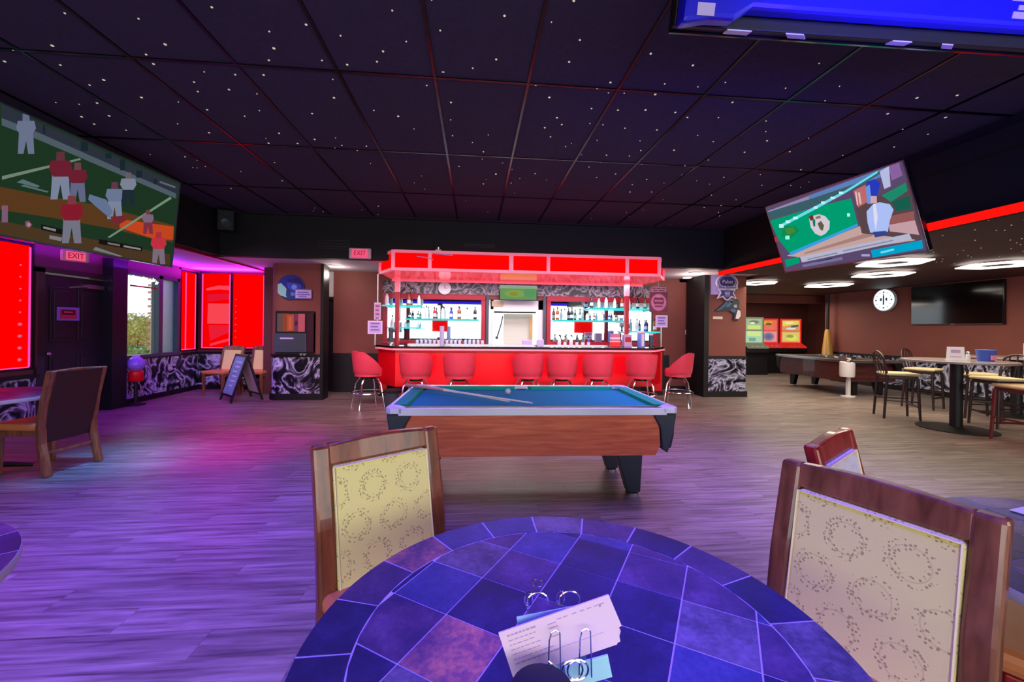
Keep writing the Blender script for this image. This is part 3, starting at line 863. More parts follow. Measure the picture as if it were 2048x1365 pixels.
pillar('wall_pillar_left', 'brown round-edged pillar with swirl wainscot that carries the jukebox', -3.93, -2.96, 8.2, 8.46, True)
struct('trim_6', MB().box(-2.955, -2.90, 8.16, 8.46, 0, 2.62), M['black'], 'black edge board of the left pillar', 'trim')
pillar('wall_pillar_right', 'brown pillar with swirl wainscot right of the bar', 4.99, 5.85, 8.4, 9.1, False)
struct('trim_7', MB().box(4.88, 4.985, 8.36, 9.1, 0, 2.62), M['black'], 'black edge board of the right pillar', 'trim')

# ------------------------------------------------------------------ windows and shades
# red glowing shades hang in three windows


def shade(name, label, root_loc, rz, w, h, reflections=(), led_right=True, leds=()):
    t = thing(name, label, 'window shade', root_loc, rz)
    obj('shade_cloth', MB().box(0, w, .012, .03, 0, h), M['red_shade'], t)
    if reflections:
        p = picture('poster', t, w, h, reflections, (255, 0, 0), M['screen'], (w / 2, .006, h / 2))  # reflections on the shade painted as pale shapes
    obj('frame', MB().box(-.03, 0, -.02, .05, -.03, h + .03).box(w, w + .03, -.02, .05, -.03, h + .03).box(0, w, -.02, .05, -.03, 0).box(0, w, -.02, .05, h, h + .03), M['black'], t)
    for x in leds:
        obj('led_tube', MB().tube([(x, -.01, .02), (x, -.01, h - .02)], .011, 6), M['magenta_glow'], t)
    obj('led_tube', MB().tube([(.02, -.01, .012), (w - .02, -.01, .012)], .008, 6), M['magenta_glow'], t)
    return t


# left front window: wall x=-6.1, faces +X (local -Y -> +X is rz=90deg), runs along +Y
t = shade('red_window_shade', 'large glowing red window shade at the left edge beside the dark door', (W0 - .02, 4.2, .80), R(90), 2.04, 1.68, leds=(2.02,))
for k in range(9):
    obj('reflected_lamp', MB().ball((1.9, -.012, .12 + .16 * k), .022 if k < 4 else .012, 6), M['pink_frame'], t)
shade('red_window_shade', 'narrow glowing red shade on the left wall next to the bay corner', (W0 - .02, 9.14, .88), R(90), .48, 1.66, leds=(.14, .44))
shade_reflections = [((255, 70, 90), [(.15, .80), (.55, .84), (.95, .84), (.95, .78), (.6, .79), (.15, .77)]), ((235, 20, 50), [(.2, .62), (.95, .66), (.95, .74), (.2, .72)]),
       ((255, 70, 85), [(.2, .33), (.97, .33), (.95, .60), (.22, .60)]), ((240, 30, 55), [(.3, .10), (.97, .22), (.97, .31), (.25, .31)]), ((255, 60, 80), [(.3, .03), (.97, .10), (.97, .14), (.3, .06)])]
shade('red_window_shade', 'glowing red shade with pale painted reflections in the bay back wall', (-6.04, 9.66, .90), 0, .62, 1.66, reflections=shade_reflections, leds=(.03, .60))
t = shade('red_window_shade', 'glowing plain red shade behind the two cream chairs', (-5.38, 9.66, .90), 0, .68, 1.66, leds=(.66,))
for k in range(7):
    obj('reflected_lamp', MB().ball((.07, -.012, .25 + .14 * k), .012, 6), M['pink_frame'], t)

# clear window
w2 = struct('window_2', MB().box(W0 - .12, W0 + .02, 7.62, 7.68, .80, 2.36).box(W0 - .12, W0 + .02, 9.0, 9.06, .80, 2.36).box(W0 - .12, W0 + .02, 7.62, 9.06, 2.30, 2.36)
            .box(W0 - .12, W0 + .06, 7.62, 9.06, .80, .86).box(W0 - .12, W0 + .02, 8.50, 8.60, .80, 2.36), M['grey_body'], 'clear window with a view of the brick post and bush outside', 'window')
obj('pane', MB().box(W0 - .07, W0 - .062, 7.68, 8.50, .86, 2.30), M['glass'], w2)
obj('frosted_film', MB().box(W0 - .061, W0 - .059, 8.60, 9.0, .86, 2.30), plain('frosted_film', (190, 225, 235), .5, trans=.9), w2)
obj('pane', MB().box(W0 - .07, W0 - .062, 8.60, 9.0, .86, 2.30), M['glass'], w2)
nl = MB()
px = 7.78
for ch in range(9):                                      # white neon script, mirror-wise seen from inside
    z = 2.23 + .025 * math.sin(ch * 2.1)
    nl.tube([(W0 + .03, px + .01, z - .03), (W0 + .03, px + .03, z + .035), (W0 + .03, px + .05, z - .02), (W0 + .03, px + .075, z + .02)], .009, 5)
    px += .075
t = thing('neon_script_sign', 'white neon script sign at the top of the clear window', 'neon sign')
obj('tube', nl, M['down_white'], t)
obj('underline', MB().box(W0 + .02, W0 + .035, 7.82, 8.44, 2.09, 2.115), M['red_frame'], t)

# dark door
d1 = struct('door_1', MB().box(W0 - .06, W0, 6.37, 7.31, 0, 2.12), M['door_black'], 'dark panelled door with push closer in the left wall', 'door')
for (a, b2, z0, z1) in ((6.47, 6.79, 1.15, 1.95), (6.89, 7.21, 1.15, 1.95), (6.47, 6.79, .25, .95), (6.89, 7.21, .25, .95)):
    m_ = MB().box(W0, W0 + .012, a, b2, z0, z1)
    m_.box(W0 + .012, W0 + .022, a + .05, b2 - .05, z0 + .05, z1 - .05)
    obj('door_panel', m_, M['door_black'], d1, bevel=.006)
obj('door_closer', MB().box(W0 + .002, W0 + .06, 6.98, 7.28, 1.97, 2.03).bar((W0 + .05, 6.98, 2.0), (W0 + .03, 6.72, 1.96), .02), M['steel'], d1)
obj('door_handle', MB().ball((W0 + .05, 6.42, .98), .028, 8), M['steel'], d1)
struct('trim_8', MB().box(W0, W0 + .04, 6.27, 6.37, 0, 2.2).box(W0, W0 + .04, 6.27, 7.31, 2.14, 2.22), M['dark_wood'], 'dark casing of the left door', 'trim')
t = thing('door_sign', 'red notice in a lilac frame on the dark door', 'sign', (W0 + .03, 6.72, 1.56), R(90))
picture('notice', t, .34, .2, [((190, 30, 60), rect(.12, .15, .88, .85)), ((40, 10, 30), rect(.2, .35, .8, .8)), ((230, 60, 90), rect(.3, .58, .7, .68)), ((210, 30, 60), rect(.2, .25, .8, .42))], (130, 100, 210), M['print'])

# outside, seen through the clear window
struct('ground_outside', MB().box(-30, -6.35, -10, 40, -.2, -.1), M['grass'], 'lawn outside the window', 'ground')
struct('ground_parking', MB().box(-30, -12.5, -10, 40, -.1, -.06), M['asphalt'], 'parking lot beyond the lawn', 'ground')
bp = thing('brick_post', 'pale red brick post just outside the clear window', 'brick post', (-7.05, 10.02, 0))
obj('core', MB().box(-.16, .16, -.19, .16, -.1, 3.0), M['mortar'], bp)
mb_b = MB().box(-.098, .098, -.012, .012, -.028, .028)
me = mb_b.mesh('brick', M['brick'])
for k in range(34):
    z = .10 + k * .078
    for side in (0, 1):
        for q in (-1, 1):
            if side == 0: o = link('brick', me, bp, (q * .085 + (.03 if k % 2 else -.03), -.195, z))
            else: o = link('brick', me, bp, (.165, q * .1 + (.03 if k % 2 else -.03), z), (0, 0, R(90)))
bp2 = thing('brick_post', 'second brick post at the left side of the clear window view', 'brick post', (-6.75, 7.95, 0))
bp2.location = (-7.25, 8.98, 0)
obj('core', MB().box(-.1, .1, -.1, .1, -.1, 3.0), M['mortar'], bp2)
for k in range(34):
    link('brick', me, bp2, (.0, -.105, .10 + k * .078))
bush = thing('garden_bush', 'green and orange bush on the lawn outside the window', 'bush', (-8.6, 11.3, .12))
random.seed(3)
bl = MB(); bo = MB()
for i in range(2600):
    a = random.uniform(0, 6.28); u = random.random() ** .33; ph = math.acos(random.uniform(-1, 1))
    p = Vector((.62 * u * math.sin(ph) * math.cos(a), .62 * u * math.sin(ph) * math.sin(a), .85 + .75 * u * math.cos(ph)))
    s_ = random.uniform(.03, .06)
    q = Euler((random.uniform(0, 6), random.uniform(0, 6), random.uniform(0, 6))).to_matrix()
    pts = [p + q @ Vector(v) * s_ for v in ((-1, 0, 0), (0, -.5, .1), (1, 0, 0), (0, .5, .1))]
    (bo if (p.x + .3 * p.z) < .05 and random.random() < .6 else bl).face(pts)
bo_ = obj('leaf', bo, M['leaf_orange'], bush); bo_['kind'] = 'stuff'
bl_ = obj('leaf', bl, M['leaf'], bush); bl_['kind'] = 'stuff'
st_ = MB()
for i in range(7):
    a = i * .9
    st_.tube([(0, 0, -.1), (.2 * math.cos(a), .2 * math.sin(a), .5), (.4 * math.cos(a), .4 * math.sin(a), 1.0)], [.03, .02, .01], 5)
obj('stem', st_, M['dark_wood'], bush)
random.seed(5)
for k in range(4):
    tr = thing('distant_tree', 'hazy tree row beyond the parking lot', 'tree', (-29 - k * .5, 30.5 + k * 4.9, -1.3), group='trees beyond the parking lot')
    cr = MB()
    for i in range(900):
        a = random.uniform(0, 6.28); ph = math.acos(random.uniform(-1, 1)); u = random.random() ** .4
        p = Vector((2.3 * u * math.sin(ph) * math.cos(a), 2.3 * u * math.sin(ph) * math.sin(a), 1.9 + 1.5 * u * math.cos(ph)))
        q = Euler((random.uniform(0, 6), random.uniform(0, 6), 0)).to_matrix()
        cr.face([p + q @ Vector(v) * .2 for v in ((-1, 0, 0), (0, -.7, 0), (1, 0, 0), (0, .7, 0))])
    o = obj('leaf', cr, M['leaf_far'], tr); o['kind'] = 'stuff'
    obj('trunk', MB().tube([(0, 0, -.1), (0, 0, 2)], [.2, .12], 8), M['dark_wood'], tr)
random.seed(11)
# ================================================================== BAR
bar = thing('bar_counter', 'long bar counter with glossy red front and black top', 'bar counter')
out = [(-1.92, 8.25), (-1.90, 8.10), (-1.47, 7.58), (3.43, 7.58), (3.86, 8.10), (3.88, 8.25)]
front = [((-1.86, 8.15), (-1.44, 7.64))] + [((-1.44 + k * 1.21, 7.64), (-1.44 + (k + 1) * 1.21, 7.64)) for k in range(4)] + [((3.40, 7.64), (3.82, 8.15))]
for a, b2 in front:
    d = (Vector(b2) - Vector(a)).normalized(); n = Vector((-d.y, d.x)) * .03
    obj('front_panel', MB().prism([a, b2, (b2[0] + n.x, b2[1] + n.y), (a[0] + n.x, a[1] + n.y)], 'xy', .33, 1.0), M['red_panel'], bar)
core = [(-1.82, 8.2), (-1.42, 7.67), (3.38, 7.67), (3.78, 8.2)]
obj('core', MB().prism(core, 'xy', .33, 1.02), M['black_rough'], bar)
obj('kick_base', MB().prism([(-1.7, 8.2), (-1.3, 7.80), (3.26, 7.80), (3.66, 8.2)], 'xy', 0, .33), M['black'], bar)
obj('bar_top', MB().prism(out, 'xy', 1.035, 1.075), M['black_gloss'], bar, bevel=.008)
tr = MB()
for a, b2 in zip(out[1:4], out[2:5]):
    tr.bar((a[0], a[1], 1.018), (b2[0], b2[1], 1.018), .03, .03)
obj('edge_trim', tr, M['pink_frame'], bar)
obj('drip_rail', MB().box(-1.3, 3.2, 8.1, 8.2, 1.075, 1.10), M['steel'], bar)

# canopy
can = thing('bar_canopy', 'red backlit canopy with pale frame hanging over the bar', 'canopy')
cp = [(-1.78, 7.9), (-1.43, 7.3), (3.37, 7.3), (3.73, 7.9)]
ZT, ZB = 2.765, 2.415
segs = [((-1.78, 7.9), (-1.43, 7.3))]
xs_ = [-1.43, -.80, .63, 1.30, 2.76, 3.37]
segs += [((xs_[i], 7.3), (xs_[i + 1], 7.3)) for i in range(5)] + [((3.37, 7.3), (3.73, 7.9))]
for a, b2 in segs:
    d = (Vector(b2) - Vector(a)).normalized(); n = Vector((-d.y, d.x)) * .02
    obj('light_panel', MB().prism([a, b2, (b2[0] + n.x, b2[1] + n.y), (a[0] + n.x, a[1] + n.y)], 'xy', ZB + .03, ZT - .03), M['red_light'], can)
fr = MB()
for a, b2 in segs:
    for z in (ZT - .02, ZB + .02):
        fr.bar((a[0], a[1], z), (b2[0], b2[1], z), .05, .045)
obj('frame_rail', fr, M['pink_frame'], can)
for i, p in enumerate([cp[0]] + [(x, 7.3) for x in xs_] + [cp[3]]):
    w = .06 if i != 3 else .075
    obj('frame_post', MB().box(p[0] - w / 2, p[0] + w / 2, p[1] - .03, p[1] + .01, ZB, ZT), M['pink_frame'], can)
obj('top_panel', MB().prism([(-1.72, 7.95), (-1.38, 7.36), (3.32, 7.36), (3.66, 7.95), (3.66, 8.85), (-1.72, 8.85)], 'xy', 2.56, 2.6), M['black_rough'], can)
obj('underside_panel', MB().prism([(-1.75, 7.92), (-1.40, 7.33), (3.34, 7.33), (3.70, 7.92), (3.70, 8.84), (-1.75, 8.84)], 'xy', ZB, ZB + .02), M['red_soft'], can)
obj('rear_rail', MB().box(-1.75, 3.70, 8.82, 8.86, ZB - .03, ZB + .02), M['pink_frame'], can)
for x in (-1.45, .1, 1.75, 3.3):
    _hr = obj('hanging_rod', MB().tube([(x, 7.8, 2.58), (x, 7.8, 2.62)], .015, 6), M['steel'], can)
obj('lilac_line', MB().tube([(-1.02, 7.26, 2.66), (-.80, 7.25, 2.63), (-.74, 7.25, 2.60)], .008, 6).tube([(-.76, 7.25, 2.715), (-.40, 7.26, 2.695)], .010, 6), M['lilac'], can)  # thin lilac lines in front of the light panels
for x, l in ((-1.54, 'left'), (3.15, 'right')):
    t = thing('canopy_post', 'red post with pale upper end at the %s end of the back bar' % l, 'post', (x, 8.32, 0))
    obj('pole', MB().box(-.04, .04, -.04, .04, 0, 2.12), M['red_frame'], t)
    obj('upper_sleeve', MB().box(-.045, .045, -.045, .045, 2.12, 2.41), M['pink_frame'], t)

# header laminate over the back bar (pieces)
hd = struct('trim_9', MB().box(-1.98, 4.15, 9.0, 9.02, 2.13, 2.15), M['red_frame'], 'swirl patterned header band of the back bar', 'trim')
for k in range(5):
    obj('header_panel', MB().box(-1.98 + k * 1.226, -1.985 + (k + 1) * 1.226, 9.0, 9.02, 2.15, 2.42), M['swirl_header'], hd)
struct('trim_10', MB().box(.24, .30, 8.98, 9.02, 0, 2.15).box(1.50, 1.56, 8.98, 9.02, 0, 2.15), M['grey_body'], 'grey jambs of the kitchen opening', 'trim')


def framed_mirror(label, x0, x1):
    t = thing('framed_mirror', label, 'mirror', ((x0 + x1) / 2, 9.0, 0))
    w = (x1 - x0) / 2
    obj('glass', MB().box(-w + .08, w - .08, -.012, 0, 1.12, 2.05), M['mirror'], t)
    obj('frame', MB().box(-w, w, -.04, 0, 2.03, 2.13).box(-w, w, -.04, 0, 1.06, 1.14).box(-w, -w + .09, -.04, 0, 1.14, 2.03).box(w - .09, w, -.04, 0, 1.14, 2.03), M['red_frame'], t, bevel=.006)
    return t


framed_mirror('red framed mirror behind the left half of the bar', -1.96, .22)
framed_mirror('red framed mirror behind the right half of the bar', 1.58, 4.12)
# back counter
bc = thing('back_counter', 'back bar counter below the mirrors', 'counter')
obj('cabinet', MB().box(-1.95, 4.1, 8.6, 8.98, 0, .98), M['black'], bc)
obj('counter_top', MB().box(-1.95, 4.12, 8.56, 8.99, .98, 1.02), M['steel'], bc, bevel=.005)
for k in range(6):
    obj('cabinet_door', MB().box(-1.93 + k * 1.005, -.96 + k * 1.005, 8.585, 8.6, .1, .95), M['red_panel'], bc)

# glass shelves with glowing edges
SH = [('left', -1.92, -1.10, 1.86), ('left', -1.45, .08, 1.585), ('left', -1.80, -1.12, 1.40), ('right', 1.70, 3.35, 1.60), ('right', 2.45, 4.0, 1.87), ('right', 3.30, 4.05, 1.37)]
shelf_names = ['short upper', 'long middle', 'short lower', 'long middle', 'long upper', 'short lower']
for (side, x0, x1, z), nm in zip(SH, shelf_names):
    t = thing('glass_shelf', 'glowing cyan glass shelf, the %s one before the %s mirror' % (nm, side), 'shelf')
    obj('plate', MB().box(x0, x1, 8.68, 8.94, z, z + .014), M['cyan_glass'], t)
    obj('edge_light', MB().box(x0, x1, 8.668, 8.68, z - .012, z + .02), glow('cyan_edge_%d' % int(z * 100), (70, 225, 225), .95), t)
    obj('bracket', MB().box(x0 + .08, x0 + .1, 8.7, 8.98, z - .03, z).box(x1 - .1, x1 - .08, 8.7, 8.98, z - .03, z), M['steel'], t)

# bottles
BM = {'clear': plain('bottle_clear', (215, 228, 230), .08, coat=.4), 'white': plain('bottle_white', (236, 238, 232), .3), 'dark': plain('bottle_dark', (26, 34, 44), .1, coat=.4),
      'amber': plain('bottle_amber', (150, 80, 40), .12, coat=.4), 'green': plain('bottle_green', (60, 120, 90), .12, coat=.4), 'blue': plain('bottle_blue', (60, 70, 190), .15, coat=.3),
      'red': plain('bottle_red', (190, 20, 40), .2, coat=.3)}
prof_a = [(.036, 0), (.038, .01), (.038, .17), (.03, .2), (.014, .225), (.013, .275)]
prof_b = [(.032, 0), (.034, .01), (.034, .13), (.028, .16), (.012, .20), (.012, .25)]
bme = {}
for k, m_ in BM.items():
    for j, pr in enumerate((prof_a, prof_b)):
        bme[k, j] = (MB().lathe(pr, 10).mesh('body', m_, True), MB().lathe([(.0355 if j else .0395, .05), (.0355 if j else .0395, .12)], 10).mesh('paper_label', M['white_plastic'], True),
                     MB().lathe([(.015, pr[-1][1] - .03), (.015, pr[-1][1] + .008)], 8).mesh('cap', M['black'], True))
order = ['clear', 'white', 'amber', 'clear', 'dark', 'green', 'white', 'red', 'clear', 'blue', 'amber', 'white', 'dark', 'clear']
bi = 0
for (side, x0, x1, z), nm in zip(SH, shelf_names):
    n = int((x1 - x0 - .1) / .155)
    for i in range(n):
        k = order[bi % len(order)]; j = bi % 2
        x = x0 + .08 + (x1 - x0 - .16) * i / max(1, n - 1)
        if side == 'left' and nm.startswith('long') and i < 3: x += 0
        zz = z + .0145
        top = [s_[3] for s_ in SH if s_[0] == side and s_[3] > z + .05 and s_[1] - .05 < x < s_[2] + .05]
        room = (min(top) - z) if top else 1
        t = thing('bottle', '%s bottle on the %s glass shelf before the %s mirror' % (k, nm, side), 'bottle', (x, 8.80 + .03 * ((i % 3) - 1), zz), group='%s bottles on the %s shelf before the %s mirror' % (k, nm, side))
        if room < .3: t.scale = (.8, .8, room / .42)
        a, b2, c2 = bme[k, j]
        link('body', a, t); link('paper_label', b2, t); link('cap', c2, t)
        bi += 1
# row of upside-down glasses on the back counter
gm = MB().lathe([(.034, 0), (.036, .004), (.03, .13), (.027, .135)], 10).mesh('drinking_glass', plain('glass_blue_tint', (175, 195, 225), .1, coat=.5), True)
for i in range(11):
    o = link('drinking_glass', gm, None, (-1.2 + .088 * i, 8.72, 1.021))
    tag(o, 'upside-down glass in the row under the left mirror', 'glass', 'glasses in a row below the left mirror')
for i in range(5):
    o = link('drinking_glass', gm, None, (-.20 + .09 * i, 8.74, 1.021))
    tag(o, 'upside-down glass between the cup stack and the kitchen opening', 'glass', 'glasses right of the cup stack')


def rbox(name, label, cat, loc, w, d, h, mat, extra=None, bevel=.006, rz=0):
    t = thing(name, label, cat, loc, rz)
    obj('body', MB().box(-w / 2, w / 2, -d / 2, d / 2, 0, h), mat, t, bevel=bevel)
    if extra:
        for nm, bx, mt in extra:
            obj(nm, MB().box(*bx), mt, t)
    return t


BT = 1.0755
# items on the bar
t = thing('drink_tower', 'tall steel drink dispenser at the left end of the bar', 'dispenser', (-1.62, 8.12, BT))
obj('base', MB().lathe([(.07, 0), (.07, .03), (.05, .05)], 14), M['steel'], t, smooth=True)
obj('cylinder', MB().lathe([(.045, .05), (.045, .26), (.055, .27), (.055, .31), (.03, .33)], 14), M['grey_body'], t, smooth=True)
obj('tap', MB().tube([(0, -.045, .09), (0, -.1, .09), (0, -.1, .06)], .01, 6), M['chrome'], t)
t = thing('cup_stack', 'tall stack of pale blue cups standing on the bar', 'cups', (-.63, 7.95, BT))
for k in range(9):
    obj('cup', MB().lathe([(.034, .0), (.045, .10), (.047, .105)], 12), plain('pale_blue_cup', (190, 205, 240), .4) if k == 0 else bpy.data.materials['pale_blue_cup'], t, loc=(0, 0, .034 * k), smooth=True)
rbox('napkin_box', 'white napkin holder on the bar right of the kitchen opening', 'holder', (1.28, 7.98, BT), .13, .1, .13, plain('pale_lilac_holder', (190, 195, 235), .4), [('napkins', (-.05, .05, -.03, .03, .13, .15), M['white'])])
rbox('snack_box', 'lower red and white carton on the bar under the right mirror', 'box', (2.80, 8.0, BT), .18, .14, .10, M['red_panel'], [('white_lid', (-.092, .092, -.072, .072, .10, .115), M['white'])])
rbox('snack_box', 'pink and white carton stacked on the red one on the bar', 'box', (2.80, 8.0, BT + .1155), .17, .13, .14, plain('pink_carton', (200, 120, 150), .5), [('white_band', (-.086, .086, -.067, .067, .04, .075), M['white']), ('lid', (-.087, .087, -.067, .067, .14, .15), M['lilac'])])
rbox('snack_box', 'mauve carton left of the blue and white canister', 'box', (3.05, 8.02, BT), .16, .14, .25, plain('mauve_carton', (190, 160, 200), .5), [('window', (-.06, .06, -.072, -.07, .1, .2), M['red_frame'])])
t = thing('canister', 'blue and white striped canister on the bar near its right end', 'canister', (3.36, 8.05, BT))
obj('body', MB().lathe([(.075, 0), (.078, .01), (.078, .27), (.07, .28)], 16), plain('canister_blue', (120, 150, 235), .3), t, smooth=True)
obj('band', MB().box(-.02, .03, -.082, -.074, .02, .26), M['white'], t)
obj('lid', MB().lathe([(.08, .28), (.08, .31), (.02, .33)], 16), M['white_plastic'], t, smooth=True)
t = thing('water_bottle', 'dark tumbler with pale lid right of the canister', 'bottle', (3.58, 8.08, BT))
obj('body', MB().lathe([(.04, 0), (.045, .22), (.04, .24)], 12), M['grey_body'], t, smooth=True)
obj('lid', MB().lathe([(.043, .24), (.043, .28)], 12), M['white_plastic'], t, smooth=True)
# clock on the header
t = thing('bar_clock', 'round pale clock on the swirl header above the left mirror', 'clock', (-.66, 8.955, 2.27))
mt = Matrix.Rotation(R(90), 4, 'X')
obj('case', MB().lathe([(.135, -.0), (.14, .02), (.13, .035)], 24, mtx=mt), M['white_plastic'], t, smooth=True)
sh = [((60, 50, 60), [(.5 + .42 * math.sin(R(a)), .5 + .42 * math.cos(R(a))), (.5 + .36 * math.sin(R(a - 2)), .5 + .36 * math.cos(R(a - 2))), (.5 + .36 * math.sin(R(a + 2)), .5 + .36 * math.cos(R(a + 2)))]) for a in range(0, 360, 30)]
dial = MB().face([(.12 * math.cos(R(a)), 0, .12 * math.sin(R(a))) for a in range(0, 360, 15)][::1], (225, 215, 225))
obj('dial', dial, M['print'], t, loc=(0, -.036, 0), attr='tint')
obj('hand', MB().box(-.004, .004, -.04, -.038, 0, .08).box(0, .06, -.04, -.038, -.004, .004), M['black'], t)
# small tv over the kitchen opening
t = thing('bar_television', 'small television with a green field picture above the kitchen opening', 'television', (.93, 8.86, 2.2))
obj('casing', MB().box(-.42, .42, 0, .05, -.17, .17), M['black_gloss'], t, bevel=.006)
gs = [((110, 150, 95), rect(0, 0, 1, 1)), ((150, 165, 150), rect(0, .86, 1, 1)), ((125, 165, 80), circ(.42, .42, .3, .25)), ((140, 140, 60), circ(.38, .4, .12, .14)), ((90, 150, 100), circ(.8, .5, .16, .3)), ((170, 190, 150), rect(.02, .8, .98, .84))]
picture('screen', t, .80, .31, gs, (100, 150, 90), M['screen'], (0, -.004, 0))
obj('mount', MB().bar((0, .05, 0), (0, .14, 0), .08, .08), M['black'], t)

# kitchen opening (a shallow lit room with a pale door)
k = struct('window_4', MB().box(.26, 1.54, 10.3, 10.35, .9, 2.2).box(.2, .26, 9.2, 10.35, .9, 2.2).box(1.54, 1.6, 9.2, 10.35, .9, 2.2).box(.2, 1.6, 9.2, 10.35, 2.15, 2.2).box(.2, 1.6, 9.2, 10.35, .88, .93), M['white'], 'lit white kitchen opening in the middle of the back bar', 'window')
obj('inner_frame', MB().box(.34, .40, 9.04, 9.1, .98, 2.05).box(1.40, 1.52, 9.04, 9.1, .98, 2.05).box(.34, 1.52, 9.04, 9.1, 1.84, 2.05), M['white'], k)
obj('dark_rail', MB().box(.42, 1.36, 9.12, 9.16, 1.76, 1.80), M['black'], k)
obj('pale_panel', MB().box(.66, 1.34, 9.5, 9.53, .95, 1.76), plain('pale_green_panel', (205, 215, 195), .5), k)
obj('tan_strip', MB().box(1.25, 1.32, 9.4, 9.43, 1.2, 1.7), M['gold_wood'], k)
obj('paper_note', MB().box(.36, .62, 9.03, 9.04, 1.90, 2.02), plain('tan_note', (200, 170, 140), .7), k)
t = thing('hanging_ladle', 'dark ladle hanging slanted in the kitchen opening', 'ladle', (.56, 9.2, 1.45))
obj('handle', MB().tube([(-.06, 0, -.22), (.02, 0, .05), (.06, 0, .25)], .016, 6), M['grey_body'], t)
obj('bowl', MB().ball((-.07, 0, -.24), .035, 8), M['grey_body'], t)
rbox('serving_box', 'small pale lilac box in the kitchen opening', 'box', (1.12, 8.75, 1.0205), .2, .15, .15, M['lilac'])
# paper signs at the ends of the bar


def paper_sign(label, x, z, w, h, y=7.95, rz=0, bg=(190, 180, 240), rows=3, cat='sign'):
    t = thing('paper_sign', label, cat, (x, y, z), rz)
    sh = [((225, 220, 250), rect(.05, .05, .95, .95)), (bg, rect(.08, .08, .92, .92))]
    for q in range(rows):
        sh.append(((120, 100, 170), rect(.2, .74 - q * .24, .8 - .1 * (q % 2), .84 - q * .24)))
    picture('sheet', t, w, h, sh, (225, 220, 250), M['print'])
    return t


t = paper_sign('lilac paper sign at the left end of the bar', -1.88, 1.41, .27, .25)
obj('clip_post', MB().box(-.01, .01, .004, .02, -.335, .12), M['steel'], t)
t = paper_sign('pale tall notice above the lilac sign left of the bar', -1.84, 1.72, .12, .32, bg=(215, 160, 190), rows=4)
obj('clip_post', MB().box(-.01, .01, .004, .02, -.2, .7), M['steel'], t)
t = paper_sign('lilac paper sign at the right end of the bar', 3.74, 1.60, .25, .24)
obj('clip_post', MB().box(-.01, .01, .004, .02, -.52, .12), M['steel'], t)
# round sign with a name plate on the canopy's right corner
t = thing('round_beer_sign', 'round dusky pink sign with a name plate hanging at the right end of the canopy', 'sign', (3.66, 7.92, 1.98))
ring = [((150, 60, 100), circ(.5, .5, .46, .46, 28)), ((205, 140, 170), circ(.5, .5, .41, .41, 28)), ((120, 40, 80), circ(.5, .56, .30, .26, 24)), ((195, 120, 155), rect(.26, .52, .74, .62)), ((190, 120, 160), circ(.5, .3, .34, .12, 20)), ((120, 50, 90), rect(.3, .27, .7, .33)), ((210, 150, 180), circ(.5, .78, .2, .05, 16))]
picture('disc', t, .38, .40, ring, (110, 50, 75), M['print'])
picture('name_plate', t, .33, .11, [((200, 140, 165), rect(.03, .08, .97, .92)), ((110, 50, 80), rect(.1, .58, .3, .8)), ((110, 50, 80), rect(.36, .58, .6, .8)), ((110, 50, 80), rect(.66, .58, .9, .8)), ((110, 50, 80), rect(.15, .2, .4, .42)), ((110, 50, 80), rect(.48, .2, .86, .42))], (110, 50, 75), M['print'], (0, 0, .26))
obj('hanging_wire', MB().tube([(0, .002, .2), (0, .002, .44)], .003, 5), M['steel'], t)

# ================================================================== BAR STOOLS


def make_stool(label):
    t = thing('bar_stool', label, 'bar stool')
    sm = MB()
    nt, nz = 22, 7
    grid_o, grid_i = [], []
    for i in range(nt + 1):
        th = R(-118 + 236 * i / nt)
        k = abs(th) / R(118)
        top = .995 - .26 * max(0, (k - .42) / .58) ** 1.3
        for j in range(nz + 1):
            z = .57 + (top - .57) * j / nz
            rr = .215 + .045 * ((z - .57) / .42) ** .7
            if j == 0: rr -= .02
            grid_o.append((rr * math.sin(th), -rr * math.cos(th), z))
            ri = rr - .045 + (.01 if j == nz else 0)
            grid_i.append((ri * math.sin(th), -ri * math.cos(th), z))
    V = grid_o + grid_i; n1 = len(grid_o)
    F = []
    for i in range(nt):
        for j in range(nz):
            a = i * (nz + 1) + j; b2 = (i + 1) * (nz + 1) + j
            F.append((a, b2, b2 + 1, a + 1)); F.append((n1 + a, n1 + a + 1, n1 + b2 + 1, n1 + b2))
        a = i * (nz + 1) + nz; b2 = (i + 1) * (nz + 1) + nz
        F.append((a, b2, n1 + b2, n1 + a))
        a = i * (nz + 1); b2 = (i + 1) * (nz + 1)
        F.append((a, n1 + a, n1 + b2, b2))
    for e in (0, nt):
        for j in range(nz):
            a = e * (nz + 1) + j
            F.append((a, a + 1, n1 + a + 1, n1 + a) if e == 0 else (a, n1 + a, n1 + a + 1, a + 1))
    sm._add(V, F)
    obj('backrest', sm, M['red_vinyl'], t, smooth=True)
    obj('seat', MB().lathe([(.16, .55), (.21, .56), (.215, .66), (.20, .70), (.12, .715), (.01, .718)], 22), M['red_vinyl'], t, smooth=True)
    obj('swivel_plate', MB().lathe([(.10, .51), (.10, .55)], 14), M['black'], t)
    for sx in (-1, 1):
        for sy in (-1, 1):
            obj('leg', MB().tube([(.10 * sx, .10 * sy, .53), (.15 * sx, .15 * sy, .42), (.20 * sx, .20 * sy, 0)], .013, 8), M['chrome'], t, smooth=True)
    obj('foot_ring', MB().tube([(.245 * math.cos(R(a)), .245 * math.sin(R(a)), .27) for a in range(0, 360, 15)], .011, 7, closed=True), M['chrome'], t, smooth=True)
    return t


